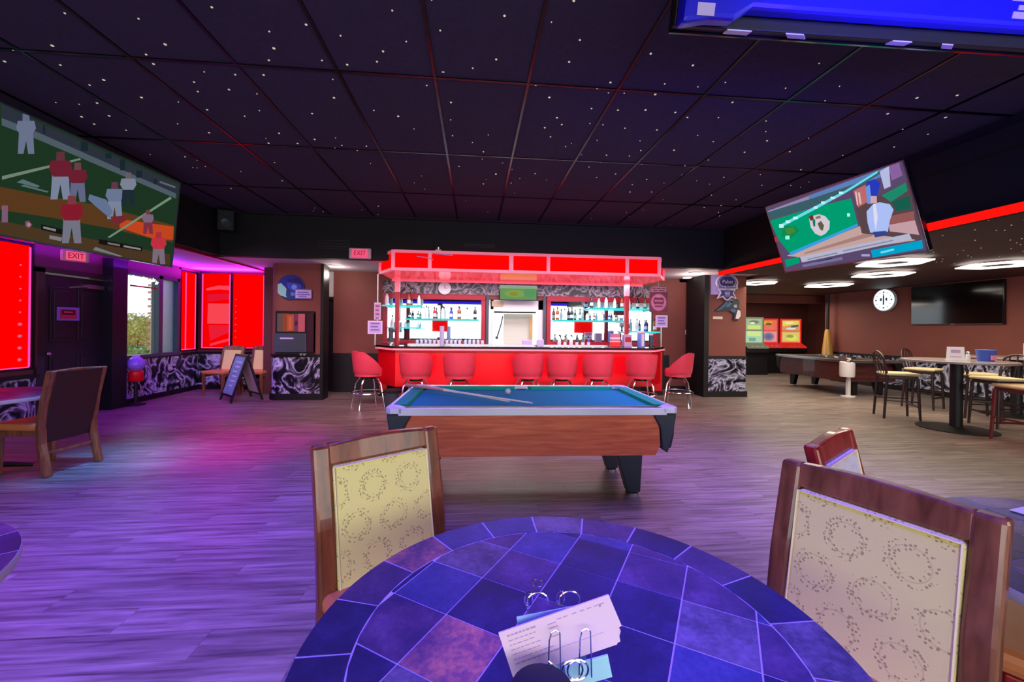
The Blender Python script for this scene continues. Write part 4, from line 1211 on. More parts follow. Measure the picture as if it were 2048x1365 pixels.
spots_ = [(-1.86, 7.42, R(-58), 'red bucket bar stool turned sideways at the far left end of the bar'),
          (-.99, 7.12, R(-8), 'second red bar stool from the left, its chrome legs behind the cue'),
          (-.26, 7.12, R(6), 'third red bar stool from the left, beside the wide gap'),
          (.93, 7.14, R(10), 'red bar stool just right of the wide gap in the row'),
          (1.53, 7.12, R(-4), 'fifth red bar stool from the left'),
          (2.17, 7.12, R(3), 'sixth red bar stool from the left'),
          (2.98, 7.14, R(-6), 'red bar stool at the right end of the bar front'),
          (3.82, 7.42, R(56), 'red bucket bar stool turned sideways off the right corner of the bar')]
s0 = make_stool(spots_[0][3])
for i, (x, y, rz, lab) in enumerate(spots_):
    s_ = s0 if i == 0 else dup(s0, lab)
    s_.location = (x, y, 0); s_.rotation_euler = (0, 0, rz); s_['group'] = 'red bucket stools along the bar'; s_.scale = (1.14, 1.1, 1)
# small grey bin under the left stool
t = thing('waste_bin', 'dark bin on the floor between the left stools', 'bin', (-1.42, 7.35, 0))
obj('body', MB().lathe([(.12, 0), (.15, .30), (.155, .31)], 14), M['grey_body'], t, smooth=True)
obj('liner', MB().lathe([(.157, .28), (.16, .32), (.13, .33)], 14), M['black_rough'], t, smooth=True)


# ================================================================== POOL TABLE


def pool_table(label, w, d, wood_m, corner_m, rail_m, felt_m, felt2_m, leg_m, foot_m, cab=.42):
    """long side along x, near edge y=0..d, table top z=.80"""
    t = thing('pool_table', label, 'pool table')
    hw, hd = w / 2, d / 2
    rw = .13
    # cabinet: long sides with rounded lower corners, tapering in below
    prof = [(-hw + .19, .755), (-hw + .14, .64), (-hw + .13, cab + .08), (-hw + .17, cab), (hw - .17, cab), (hw - .13, cab + .08), (hw - .14, .64), (hw - .19, .755)]
    obj('side_apron', MB().prism(prof, 'xz', -hd + .05, -hd + .09), wood_m, t)
    obj('side_apron', MB().prism(prof, 'xz', hd - .09, hd - .05), wood_m, t)
    obj('end_apron', MB().box(-hw + .13, -hw + .17, -hd + .12, hd - .12, cab, .755), wood_m, t)
    obj('end_apron', MB().box(hw - .17, hw - .13, -hd + .12, hd - .12, cab, .755), wood_m, t)
    obj('cabinet_floor', MB().box(-hw + .18, hw - .18, -hd + .1, hd - .1, cab, cab + .04), M['black'], t)
    for sx in (-1, 1):
        for sy in (-1, 1):
            X = lambda v: sx * v
            ps = sorted([X(hw), X(hw - .20)])
            c_ = MB()
            pz = [(X(hw - .005), .755), (X(hw - .20), .755), (X(hw - .135), .64), (X(hw - .12), .47), (X(hw - .075), .44), (X(hw - .03), .60)]
            ya, yb = sorted([sy * (hd - .005), sy * (hd - .20)])
            c_.prism(pz, 'xz', *sorted([sy * (hd - .03), sy * (hd - .10)]))
            c_.prism([(sy * (hd - .03), .755), (sy * (hd - .20), .755), (sy * (hd - .14), .62), (sy * (hd - .09), .46), (sy * (hd - .04), .58)], 'yz', *sorted([X(hw - .02), X(hw - .10)]))
            cc_ = obj('corner_casting', c_, corner_m, t, bevel=.01)
            obj('corner_cap', MB().prism([(X(hw + .0), sy * (hd - .13)), (X(hw + .0), sy * (hd - .04)), (X(hw - .04), sy * hd), (X(hw - .13), sy * hd), (X(hw - .15), sy * (hd - .06)), (X(hw - .06), sy * (hd - .15))], 'xy', .765, .812), rail_m, cc_, bevel=.006)
            lg = MB().prism([(X(hw - .30), 0.02), (X(hw - .19), .02), (X(hw - .17), .42), (X(hw - .42), .42)], 'xz', *sorted([sy * (hd - .30), sy * (hd - .40)]))
            lg_ = obj('leg', lg, leg_m, t, bevel=.008)
            obj('foot', MB().lathe([(.06, 0), (.06, .012), (.025, .025)], 14, (X(hw - .245), sy * (hd - .35), 0)), foot_m, lg_, smooth=True)
    # rails
    for sy in (-1, 1):
        a = sorted([sy * hd, sy * (hd - .025)])
        obj('edge_trim', MB().box(-hw + .10, hw - .10, a[0], a[1], .752, .808), rail_m, t, bevel=.004)
        a = sorted([sy * (hd - .025), sy * (hd - .085)])
        obj('rail_top', MB().box(-hw + .12, hw - .12, a[0], a[1], .765, .808), corner_m if sy < 0 else rail_m, t)
        for x0, x1 in ((-hw + .16, -.07), (.07, hw - .16)):
            a, b2 = sy * (hd - .085), sy * (hd - rw)
            pp = [(x0, a), (x1, a), (x1 - .03, b2), (x0 + .03, b2)]
            obj('cushion', MB().prism(pp, 'xy', .77, .806), felt2_m, t)
    for sx in (-1, 1):
        a = sorted([sx * hw, sx * (hw - .025)])
        obj('edge_trim', MB().box(a[0], a[1], -hd + .10, hd - .10, .752, .808), rail_m, t, bevel=.004)
        a = sorted([sx * (hw - .025), sx * (hw - .085)])
        obj('rail_top', MB().box(a[0], a[1], -hd + .12, hd - .12, .765, .808), felt2_m, t)
        a, b2 = sx * (hw - .085), sx * (hw - rw)
        obj('cushion', MB().prism([(a, -hd + .16), (a, hd - .16), (b2, hd - .20), (b2, -hd + .20)], 'xy', .77, .806), felt2_m, t)
    obj('bed', MB().box(-hw + .09, hw - .09, -hd + .09, hd - .09, .74, .775), felt_m, t)
    for px_, py_ in [(-hw + .105, -hd + .105), (hw - .105, -hd + .105), (-hw + .105, hd - .105), (hw - .105, hd - .105), (0, -hd + .075), (0, hd - .075)]:
        obj('pocket', MB().lathe([(.058, .7755), (.058, .7775), (.05, .7778)], 16, (px_, py_, 0)), M['black_rough'], t)
    return t


pt = pool_table('pool table with blue cloth and reddish wood sides in the middle of the room', 2.30, 1.30, M['pool_wood'], M['pool_black'], M['rail_alu'], M['felt'], M['felt_teal'], M['pool_black'], M['chrome'])
pt.location = (.49, 3.80, 0); pt.rotation_euler = (0, 0, R(-1.2))
t2 = pool_table('old brown coin pool table with white corner legs in the lounge', 2.30, 1.30, M['pool2_wood'], M['black'], M['steel'], plain('dark_felt', (60, 62, 64), .9), plain('grey_felt_rail', (122, 104, 92), .7), M['black'], M['white_plastic'], cab=.33)
t2.location = (8.78, 9.35, 0); t2.rotation_euler = (0, 0, R(88))
wc = obj('white_corner_shell', MB().lathe([(.13, .44), (.14, .50), (.14, .76), (.12, .785)], 16, (-1.02, .55, 0)), M['white_plastic'], t2, smooth=True)
obj('white_leg', MB().box(-1.06, -1.0, .50, .56, 0, .45), M['white_plastic'], t2)
obj('foot_plate', MB().lathe([(.13, 0), (.13, .02), (.05, .03)], 16, (-1.02, .53, 0)), M['white_plastic'], t2, smooth=True)
for i in range(9):
    px_, py_ = 8.5 + .07 * (i % 3) + .06 * i, 8.6 + .17 * i
    bc_ = [(230, 225, 220), (180, 190, 170), (200, 80, 60), (150, 160, 190), (220, 190, 90), (140, 150, 150), (200, 200, 190), (90, 120, 150), (190, 150, 140)][i]
    nm = ['ivory', 'sage', 'red', 'pale blue', 'yellow', 'grey', 'cream', 'slate blue', 'dusty pink'][i]
    tag(obj('pool_ball', MB().ball((0, 0, 0), .0286, 10), plain('ball_%d' % i, bc_, .15, coat=.5), loc=(px_, py_, .804), smooth=True), '%s ball on the lounge pool table' % nm, 'ball', 'balls on the lounge pool table')
tag(obj('cue_ball', MB().ball((0, 0, 0), .0286, 14), M['white_plastic'], loc=(.33, 4.02, .8040), smooth=True), 'white cue ball on the blue cloth', 'ball')
# cue resting on the far left rail and the near cloth
cue = thing('pool_cue', 'wooden pool cue lying across the blue table, butt on the far left rail', 'pool cue')
A = Vector((-.70, 4.33, .828)); B = Vector((.47, 3.30, .822))
obj('shaft', MB().tube([A.lerp(B, .35), A.lerp(B, .98)], [.011, .0065], 10), plain('cue_maple', (250, 240, 205), .3, coat=.4), cue, smooth=True)
obj('butt', MB().tube([A, A.lerp(B, .35)], [.0155, .011], 10), plain('cue_butt', (225, 150, 130), .3, coat=.4), cue, smooth=True)
obj('tip', MB().tube([A.lerp(B, .98), B], .0065, 8), M['white'], cue, smooth=True)
cue = thing('pool_cue', 'second paler cue lying close along the first one', 'pool cue')
A = Vector((-.55, 4.31, .826)); B = Vector((.30, 3.52, .796))
obj('shaft', MB().tube([A.lerp(B, .3), A.lerp(B, .98)], [.010, .0065], 10), bpy.data.materials['cue_maple'], cue, smooth=True)
obj('butt', MB().tube([A, A.lerp(B, .3)], [.014, .010], 10), bpy.data.materials['cue_maple'], cue, smooth=True)
obj('tip', MB().tube([A.lerp(B, .98), B], .0065, 8), M['white'], cue, smooth=True)


# ================================================================== DINING CHAIRS


def make_chair(label, woodm, panelm, seatm, backm, H=.985, W=.52):
    t = thing('dining_chair', label, 'chair')
    lean = .10
    yb = lambda z: .20 + max(0, z - .46) / (H - .46) * lean
    hw = W / 2
    for sx in (-1, 1):
        # rear leg and stile in one sweep
        pts = [(.27, 0), (.205, .30), (.20, .46), (yb(.7) - .012, .70), (yb(H), H)]
        poly = [(y - .022, z) for y, z in pts] + [(y + .026, z) for y, z in pts[::-1]]
        a, b2 = sorted([sx * hw, sx * (hw - .065)])
        obj('rear_stile', MB().prism(poly, 'yz', a, b2), woodm, t, bevel=.012)
        obj('front_leg', MB().prism([(-.235, 0), (-.20, 0), (-.185, .42), (-.245, .42)], 'yz', *sorted([sx * (hw - .02), sx * (hw - .065)])), woodm, t, bevel=.006)
        obj('side_rail', MB().box(*sorted([sx * (hw - .03), sx * (hw - .055)]), -.22, .19, .37, .42), woodm, t)
    z0, z1 = H - .075, H
    tp = [(-hw + .055, z0), (hw - .055, z0), (hw - .055, z1 - .002)] + [(hw - .065 - (W - .13) * i / 8, z1 + .010 * math.sin(math.pi * i / 8)) for i in range(9)] + [(-hw + .055, z1 - .002)]
    sh = Matrix.Identity(4); sh[1][2] = lean / (H - .46); 
    mt_ = Matrix.Translation((0, .20 - .46 * sh[1][2], 0)) @ sh
    obj('top_rail', MB().prism(tp, 'xz', -.020, .022, mtx=mt_), woodm, t, bevel=.008)
    bp_ = obj('back_panel', MB().box(-hw + .066, hw - .066, -.034, .012, .40, z0 - .002, mtx=mt_), panelm, t, bevel=.012)
    rim = [(-hw + .070, .42), (hw - .070, .42), (hw - .070, z0 - .006), (-hw + .070, z0 - .006)]
    obj('piping', MB().tube([mt_ @ Vector((x, -.033, z)) for x, z in rim], .005, 6, closed=True), M['piping'], bp_, smooth=True)
    obj('back_cover', MB().box(-hw + .05, hw - .05, .012, .030, .30, z1 - .01, mtx=mt_), backm, t, bevel=.006)
    obj('seat', MB().box(-hw + .01, hw - .01, -.26, .20, .42, .49), seatm, t, bevel=.025)
    obj('stretcher', MB().box(-hw + .05, hw - .05, .215, .235, .20, .225), woodm, t)
    return t


def place_chair(root, mid, normal_deg, lean=.10):
    """mid: the middle of the back's top edge on the floor plane; normal_deg: rz so that the chair faces its local -Y"""
    rz = R(normal_deg)
    off = Matrix.Rotation(rz, 2) @ Vector((0, .30))
    root.location = (mid[0] - off.x, mid[1] - off.y, 0); root.rotation_euler = (0, 0, rz)


c1 = make_chair('wood framed chair with cream wreath fabric behind the left of the round slate table', M['chair_wood'], M['wreath'], M['tan_vinyl'], M['brown_vinyl'])
place_chair(c1, (-.385, 1.72), 35.6)
c2 = make_chair('wood framed chair with cream wreath fabric, large at the right beside the slate table', M['chair_wood_dark'], M['wreath'], M['tan_vinyl'], M['brown_vinyl'])
place_chair(c2, (1.19, 1.11), -68)
c3 = make_chair('chair with red wood frame and pale fabric peeking over the big right chair', M['chair_wood_red'], M['wreath_white'], M['tan_vinyl'], M['brown_vinyl'])
place_chair(c3, (1.515, 1.62), 33)
c4 = make_chair('chair with dark brown back seen from behind at the left edge table', M['chair_wood_dark'], M['cream'], M['tan_vinyl'], M['brown_vinyl'])
place_chair(c4, (-3.86, 4.38), -97)
c5 = make_chair('cream backed chair with tan seat, left one of the pair in the window bay', M['chair_wood_dark'], M['cream'], M['tan_vinyl'], M['brown_vinyl'], H=.97)
place_chair(c5, (-5.12, 9.28), -14)
c6 = make_chair('cream backed chair, right one of the pair by the pillar', M['chair_wood_dark'], M['cream'], M['tan_vinyl'], M['brown_vinyl'], H=.97)
place_chair(c6, (-4.50, 9.30), -4)


# ================================================================== ROUND SLATE TABLE (foreground)
TC = (.222, .885); TR = .583


def clip(poly, f):
    """keep the side where f(p) >= 0 (convex clip)"""
    out_ = []
    for i in range(len(poly)):
        a, b2 = poly[i], poly[(i + 1) % len(poly)]
        fa, fb = f(a), f(b2)
        if fa >= 0: out_.append(a)
        if fa * fb < 0:
            t_ = fa / (fa - fb); out_.append((a[0] + (b2[0] - a[0]) * t_, a[1] + (b2[1] - a[1]) * t_))
    return out_


def round_table(label, loc, tiled=True, H=.75, rad=TR, pitch=.163, ang=-32.7, cats=None):
    t = thing('round_table', label, 'table', (loc[0], loc[1], 0))
    obj('table_top', MB().lathe([(rad - .04, H - .045), (rad - .004, H - .035), (rad, H - .02), (rad - .002, H - .0012)], 72), M['grout'] if tiled else M['slate_plum'], t, smooth=True)
    if tiled:
        ro, ri = rad - .003, .468
        cols = ['slate_navy', 'slate_blue', 'slate_plum', 'slate_rust', 'slate_grey']
        # outer ring, joints every 18 degrees, colours as seen from the left round the far side
        ringc = {0: 'slate_navy', 1: 'slate_plum', 2: 'slate_navy', 3: 'slate_plum', 4: 'slate_grey', 5: 'slate_blue', 6: 'slate_blue', 7: 'slate_rust', 8: 'slate_plum', 9: 'slate_navy', 10: 'slate_navy'}
        for k in range(20):
            a0, a1 = 1 + k * 18, 1 + (k + 1) * 18
            g = .28
            pts = [(ro * math.cos(R(a)), ro * math.sin(R(a))) for a in [a0 + g + (18 - 2 * g) * i / 6 for i in range(7)]] + \
                  [((ri + .0025) * math.cos(R(a)), (ri + .0025) * math.sin(R(a))) for a in [a1 - g - (18 - 2 * g) * i / 6 for i in range(7)]]
            obj('slate_tile', MB().prism(pts, 'xy', H - .006, H + random.uniform(-.0003, .0005)), M[ringc.get(k, cols[k % 5])], t)
        ca, sa = math.cos(R(ang)), math.sin(R(ang))
        ox, oy = -.06 - loc[0] if loc == TC else .03, .98 - loc[1] if loc == TC else .05
        gc = [['slate_navy', 'slate_plum', 'slate_blue', 'slate_navy', 'slate_grey', 'slate_rust'], ['slate_plum', 'slate_navy', 'slate_navy', 'slate_blue', 'slate_plum', 'slate_navy'],
              ['slate_navy', 'slate_navy', 'slate_plum', 'slate_plum', 'slate_navy', 'slate_blue'], ['slate_blue', 'slate_grey', 'slate_plum', 'slate_navy', 'slate_navy', 'slate_plum']]
        for i in range(-5, 6):
            for j in range(-5, 6):
                u0, v0 = i * pitch, j * pitch
                e = .0017
                q = [(u0 + e, v0 + e), (u0 + pitch - e, v0 + e), (u0 + pitch - e, v0 + pitch - e), (u0 + e, v0 + pitch - e)]
                P = [(ox + u * ca - v * sa, oy + u * sa + v * ca) for u, v in q]
                for k in range(36):
                    if not P: break
                    ax, ay = math.cos(R(k * 10)), math.sin(R(k * 10))
                    P = clip(P, lambda p: (ri - .002) - (p[0] * ax + p[1] * ay))
                if len(P) < 3: continue
                A_ = abs(sum(P[m_][0] * P[(m_ + 1) % len(P)][1] - P[(m_ + 1) % len(P)][0] * P[m_][1] for m_ in range(len(P)))) / 2
                if A_ < 2e-4: continue
                obj('slate_tile', MB().prism(P, 'xy', H - .006, H + random.uniform(-.0003, .0006)), M[gc[i % 4][j % 6]], t)
    obj('pedestal', MB().lathe([(.05, .03), (.045, .1), (.045, H - .06), (.12, H - .045)], 16), M['black'], t, smooth=True)
    b_ = MB()
    for a in (45, 135, 225, 315):
        c_, s2 = math.cos(R(a)), math.sin(R(a))
        b_.tube([(.03 * c_, .03 * s2, .09), (.2 * c_, .2 * s2, .06), (.36 * c_, .36 * s2, .018)], [.03, .025, .018], 8)
    obj('cross_base', b_, M['black'], t, smooth=True)
    return t


round_table('round slate tiled table in the foreground', TC)
round_table('slate table cut by the left edge in front, only its rim showing', (-1.81, 1.0), ang=20)
round_table('slate table at the right edge behind the large chair', (2.02, .95), ang=10)
round_table('slate table at the far left edge reflecting the red shade', (-4.60, 4.22), H=.745, ang=5)

# menus and check holder on the foreground table
t = thing('menu_holder', 'black round caddy with wire clips on the slate table', 'holder', (.118, .672, .7512))
obj('base_dish', MB().lathe([(.045, 0), (.050, .006), (.056, .073), (.052, .081), (.02, .083)], 26), M['black'], t, smooth=True)
wr = MB()
for x0 in (.024, .082):
    wr.tube([(x0, .074, .03), (x0 + .002, .078, .100), (x0 + .006, .078, .115), (x0 + .014, .078, .119), (x0 + .022, .078, .113), (x0 + .024, .074, .03)], .0014, 6)
for cx_ in (.062, .072):
    wr.tube([(cx_ + .019 * math.cos(R(a)), .045, .070 + .018 * math.sin(R(a))) for a in range(0, 360, 24)], .0018, 6, closed=True)
wr.tube([(.02, .05, .085), (.06, .045, .05), (.09, .05, .02)], .0016, 6)
obj('wire_clip', wr, M['chrome'], t, smooth=True)
wr = MB()
for cx_ in (.012, .076):
    wr.tube([(cx_ + .021 * math.cos(R(a)), .13, .138 + .018 * math.sin(R(a))) for a in range(-20, 201, 20)], .0018, 6)
    wr.tube([(cx_ - .018 + .008 * math.cos(R(a)), .132, .142 + .014 * math.sin(R(a))) for a in range(0, 360, 30)], .0014, 5, closed=True)
wr.tube([(.012 + .010 * math.cos(R(a)), .14, .168 + .008 * math.sin(R(a))) for a in range(0, 360, 30)], .0012, 5, closed=True)
wr.tube([(-.008, .13, .13), (-.008, .12, .02), (.09, .12, .02), (.09, .13, .13)], .0018, 6)
obj('wire_loop', wr, M['chrome'], t, smooth=True)
PP = thing('light_streak', 'pink lit folded menu sheet propped on the slate table', 'menu', (.171, .765, .845), rot=(R(-2), R(-16.4), 0))
# local x right, z up
mb_p = MB().prism([(-.108, -.044), (.105, -.046), (.108, -.020), (.116, -.018), (.108, .046), (-.112, .046)], 'xz', 0, .003)
obj('sheet', mb_p, M['paper_pink'], PP)
mb_p = MB().prism([(-.100, -.048), (.098, -.052), (.112, -.03), (.100, .040), (-.104, .042)], 'xz', .004, .007)
obj('sheet', mb_p, M['paper_pink'], PP)
lines = MB()
random.seed(4)
for r_ in range(7):
    z = .034 - .009 * r_
    x = -.098
    while x < (-.048 if r_ < 5 else -.02):
        w_ = random.uniform(.004, .011); lines.box(x, x + w_, -.0006, 0, z, z + (.003 if r_ == 0 else .0016)); x += w_ + .002
for x in (.0, .012, .03, .046, .06, .074, .086):
    lines.box(x, x + .009, -.0006, 0, .034, .0357)
for r_ in range(4):
    lines.box(-.02, -.003 + .002 * (r_ % 2), -.0006, 0, .03 - .008 * r_, .0316 - .008 * r_)
lines.box(-.095, .08, -.0006, 0, -.018, -.0174)
lines.box(.084, .088, -.0006, 0, .03, .036)
obj('printed_lines', lines, M['ink'], PP)
t = thing('mint_card', 'pale blue card standing behind the menu sheet', 'card', (.155, .785, .83), rot=(R(-6), R(-8), 0))
obj('card', MB().box(-.062, .062, 0, .003, -.078, .048), M['paper_teal'], t)
t = thing('mint_card', 'pale mint card corner showing under the menu sheet', 'card', (.215, .758, .797), rot=(R(-2), R(-12), 0))
obj('card', MB().box(-.04, .045, -.004, -.001, -.034, .008), M['paper_teal'], t)

# ================================================================== A-FRAME BOARD
ab = thing('chalkboard_easel', 'black A-frame chalkboard standing on the floor before the cream chairs', 'chalkboard', (-4.42, 8.25, 0), R(46))


def leaf(sgn, face_m, name):
    tilt = R(17) * sgn
    mt2 = Matrix.Translation((0, 0, .86)) @ Matrix.Rotation(-tilt, 4, 'Y')
    obj('frame', MB().box(-.015, .015, -.30, -.26, -.90, 0, mtx=mt2).box(-.015, .015, .26, .30, -.90, 0, mtx=mt2).box(-.015, .015, -.26, .26, -.04, 0, mtx=mt2).box(-.015, .015, -.26, .26, -.80, -.76, mtx=mt2), M['black'], ab)
    obj(name, MB().box(-.008, .008, -.26, .26, -.76, -.04, mtx=mt2), face_m, ab)
    return mt2


m2 = leaf(-1, plain('slate_board', (130, 165, 180), .6, noise=.12, scale=5), 'writing_board')
leaf(1, plain('inner_board', (215, 190, 180), .7), 'writing_board')
ch = MB()
for r_ in range(6):
    z = -.16 - r_ * .09
    ch.box(-.0105, -.0085, -.15 + .03 * (r_ % 3), .12 - .04 * (r_ % 2), z, z + .022, mtx=m2)
obj('chalk_writing', ch, plain('chalk', (215, 235, 238), .9), ab)
obj('hinge_bar', MB().tube([(0, -.28, .86), (0, .28, .86)], .01, 6), M['steel'], ab)

# gumball style dispenser by the dark post
t = thing('candy_dispenser', 'small lilac and red dispenser at the wall right of the black post', 'dispenser', (-5.90, 7.74, 0))
obj('globe', MB().ball((0, 0, .72), .13, 14), plain('lilac_globe', (150, 120, 215), .25, coat=.5), t, smooth=True)
obj('red_body', MB().lathe([(.09, .42), (.11, .45), (.10, .58), (.07, .61)], 14), M['red_panel'], t, smooth=True)
obj('stand', MB().lathe([(.14, 0), (.14, .02), (.03, .05), (.025, .42)], 14), M['black'], t, smooth=True)
obj('lid', MB().lathe([(.06, .83), (.05, .87), (.01, .88)], 12), M['lilac'], t, smooth=True)

# ================================================================== PILLAR LEFT: sign and jukebox
jb = thing('wall_jukebox', 'dark wall jukebox with a glowing red screen on the left pillar', 'jukebox', (-3.41, 8.19, 0))
obj('housing', MB().box(-.34, .36, -.10, 0, .90, 1.70), M['black'], jb, bevel=.012)
obj('lower_cover', MB().prism([(-.33, .92), (.25, .92), (.24, 1.28), (-.33, 1.28)], 'xz', -.16, -.10), M['grey_body'], jb, bevel=.012)
obj('side_cover', MB().box(.25, .36, -.12, -.02, .93, 1.66), plain('jukebox_side', (60, 10, 34), .4), jb)
js = [((120, 90, 90), rect(0, 0, .2, 1)), ((175, 80, 60), rect(.2, 0, .42, 1)), ((215, 95, 70), rect(.36, .05, .6, .95)), ((235, 110, 85), rect(.42, .1, .52, .8)), ((150, 60, 110), rect(.62, .1, .78, .9)), ((225, 100, 120), rect(.76, .0, 1, 1)), ((90, 50, 70), rect(.64, .35, .74, .6))]
picture('screen', jb, .50, .34, js, (140, 70, 70), M['screen_dim'], (-.05, -.105, 1.48))
obj('name_badge', MB().box(-.22, .02, -.164, -.16, 1.17, 1.20), M['lilac'], jb)
tag(obj('wall_outlet', MB().box(-.07, .07, -.012, 0, -.04, .04).box(-.05, -.01, -.02, -.012, -.03, .03).box(.01, .05, -.02, -.012, -.03, .03), M['white_plastic'], loc=(-3.28, 8.198, .885), bevel=.003), 'small white double switch under the jukebox', 'switch')
hs = thing('helmet_sign', 'blue and pale green sign shaped like a football helmet with a lilac plate', 'sign', (-3.50, 8.16, 2.15))
hp = [((30, 40, 150), circ(.5, .55, .48, .44, 26, -10, 200)), ((150, 205, 205), [(.02, .62), (.02, .3), (.10, .2), (.34, .12), (.44, .3), (.30, .5), (.14, .66)]), ((55, 70, 200), circ(.62, .62, .26, .26, 20)), ((30, 60, 120), [(.34, .5), (.55, .3), (.62, .12), (.40, .02), (.32, .2)]), ((130, 150, 235), circ(.62, .52, .10, .10, 14)), ((20, 25, 110), [(.3, .8), (.8, .9), (.98, .55), (.75, .66), (.4, .7)]), ((90, 120, 220), [(.5, .34), (.66, .3), (.7, .2), (.5, .18)])]
hm = MB().prism([((u - .5) * .52, (v - .5) * .52) for u, v in circ(.5, .5, .48, .45, 26)], 'xz', .0, .02)
obj('backing', hm, plain('sign_navy', (40, 60, 120), .4), hs)
picture('emblem', hs, .5, .5, hp, (60, 80, 150), M['print'], (0, -.002, 0), base=False)
pl_ = picture('name_plate', hs, .31, .19, [((150, 130, 205), rect(.02, .05, .98, .95)), ((205, 185, 240), rect(.05, .12, .95, .88)), ((110, 90, 190), rect(.14, .6, .8, .72)), ((120, 100, 195), rect(.1, .38, .9, .5)), ((120, 100, 195), rect(.2, .2, .7, .3))], (90, 80, 160), M['print'], (.24, -.03, -.12))

# right pillar signs
rb = thing('ribbon_sign', 'blue and white round ribbon beer sign at the top of the right pillar', 'sign', (5.37, 8.33, 2.36))
rb.scale = (.86, 1, .86)
cut = circ(.5, .66, .48, .33, 24, -20, 200) + [(.1, .45), (.22, .30), (.08, .06), (.30, .12), (.44, 0.0), (.56, 0.0), (.70, .12), (.92, .06), (.78, .30), (.9, .45)]
obj('backing', MB().prism([((u - .5) * .60, (v - .5) * .66) for u, v in cut], 'xz', 0, .03), plain('sign_white', (215, 205, 235), .4), rb)
rp = [((44, 38, 110), circ(.5, .68, .40, .27, 26)), ((205, 200, 240), circ(.5, .68, .37, .245, 26)), ((48, 44, 130), circ(.5, .70, .34, .21, 26)), ((215, 205, 240), [(.04, .55), (.96, .55), (.96, .43), (.04, .43)]), ((50, 40, 120), [(.2, .38), (.8, .38), (.74, .28), (.86, .1), (.68, .18), (.54, .04), (.46, .04), (.32, .18), (.14, .1), (.26, .28)]), ((120, 110, 190), [(.36, .34), (.64, .34), (.6, .14), (.4, .14)])]
picture('emblem', rb, .60, .66, rp, (205, 200, 235), M['print'], (0, -.002, 0), base=False)
for s_, sz, dx, dz, m_ in (('Pabst', .13, 0, .13, M['white']), ('Blue Ribbon', .092, 0, -.004, plain('sign_blue', (46, 44, 130), .5)), ('BEER', .06, 0, -.16, M['white'])):
    text(s_, sz, m_, rb, (dx, -.012, dz), depth=.001)
lp = thing('lilac_poster', 'plain lilac poster behind the ribbon sign on the right pillar', 'poster', (5.14, 8.385, 2.42))
obj('sheet', MB().box(-.11, .11, 0, .006, -.22, .22), M['lilac'], lp)
pn = thing('cat_head_sign', 'dark blue sign shaped like a big cat head on the right pillar', 'sign', (5.44, 8.37, 1.88))
cat = [(-.32, -.04), (-.20, .06), (-.05, .20), (.06, .24), (.16, .20), (.20, .24), (.24, .16), (.22, .06), (.27, -.02), (.28, -.14), (.20, -.24), (.10, -.22), (.12, -.10), (.0, -.02), (-.16, -.03)]
obj('silhouette', MB().prism(cat, 'xz', 0, .025), plain('sign_black_blue', (26, 36, 58), .4), pn)
pw = MB()
for c_, P_ in (((60, 95, 145), [(-.30, -.035), (-.18, .055), (-.06, .17), (-.03, .13), (-.14, .03), (-.2, -.01)]), ((70, 110, 160), [(-.08, .06), (.04, .19), (.10, .18), (0, .06)]), ((150, 165, 190), [(.10, .10), (.17, .12), (.19, .05), (.12, .04)]), ((60, 100, 150), [(.05, .02), (.16, .0), (.14, -.06), (.04, -.03)]), ((225, 215, 225), [(.20, .0), (.26, -.02), (.27, -.13), (.22, -.20), (.15, -.19), (.17, -.10)]), ((90, 130, 170), [(.02, .23), (.07, .235), (.08, .15), (.04, .15)])):
    pw.face([(x, -.001, z) for x, z in P_], c_)
obj('markings', pw, M['print'], pn, attr='tint')
t = thing('small_plate', 'small lit brass-like plate under the cat head sign', 'plate', (5.20, 8.385, 1.70))
obj('plate', MB().box(-.11, .11, 0, .01, -.03, .03), plain('pale_plate', (235, 215, 205), .4), t, bevel=.004)
tag(obj('light_switch', MB().box(-.035, .035, -.01, 0, -.055, .055).box(-.012, .012, -.018, -.01, -.025, .025), M['white_plastic'], loc=(4.93, 9.19, 1.38), bevel=.003), 'white light switch on the brown wall right of the bar', 'switch')

# ================================================================== EXIT SIGNS, SPEAKER, VENTS, DOWNLIGHTS


def exit_sign(label, loc, rz, w=.36, h=.2):
    t = thing('exit_sign', label, 'exit sign', loc, rz)
    obj('housing', MB().box(-w / 2, w / 2, -.03, .03, -h / 2, h / 2), plain('exit_housing', (215, 170, 190), .4) if 'exit_housing' not in bpy.data.materials else bpy.data.materials['exit_housing'], t, bevel=.02)
    obj('lit_face', MB().box(-w / 2 + .055, w / 2 - .055, -.034, -.03, -h / 2 + .02, h / 2 - .02), glow('exit_red_face', (255, 90, 130), .9) if 'exit_red_face' not in bpy.data.materials else bpy.data.materials['exit_red_face'], t)
    text('EXIT', .12, plain('exit_letters', (190, 10, 40), .5) if 'exit_letters' not in bpy.data.materials else bpy.data.materials['exit_letters'], t, (0, -.036, 0), depth=.001, sx=.85)
    return t


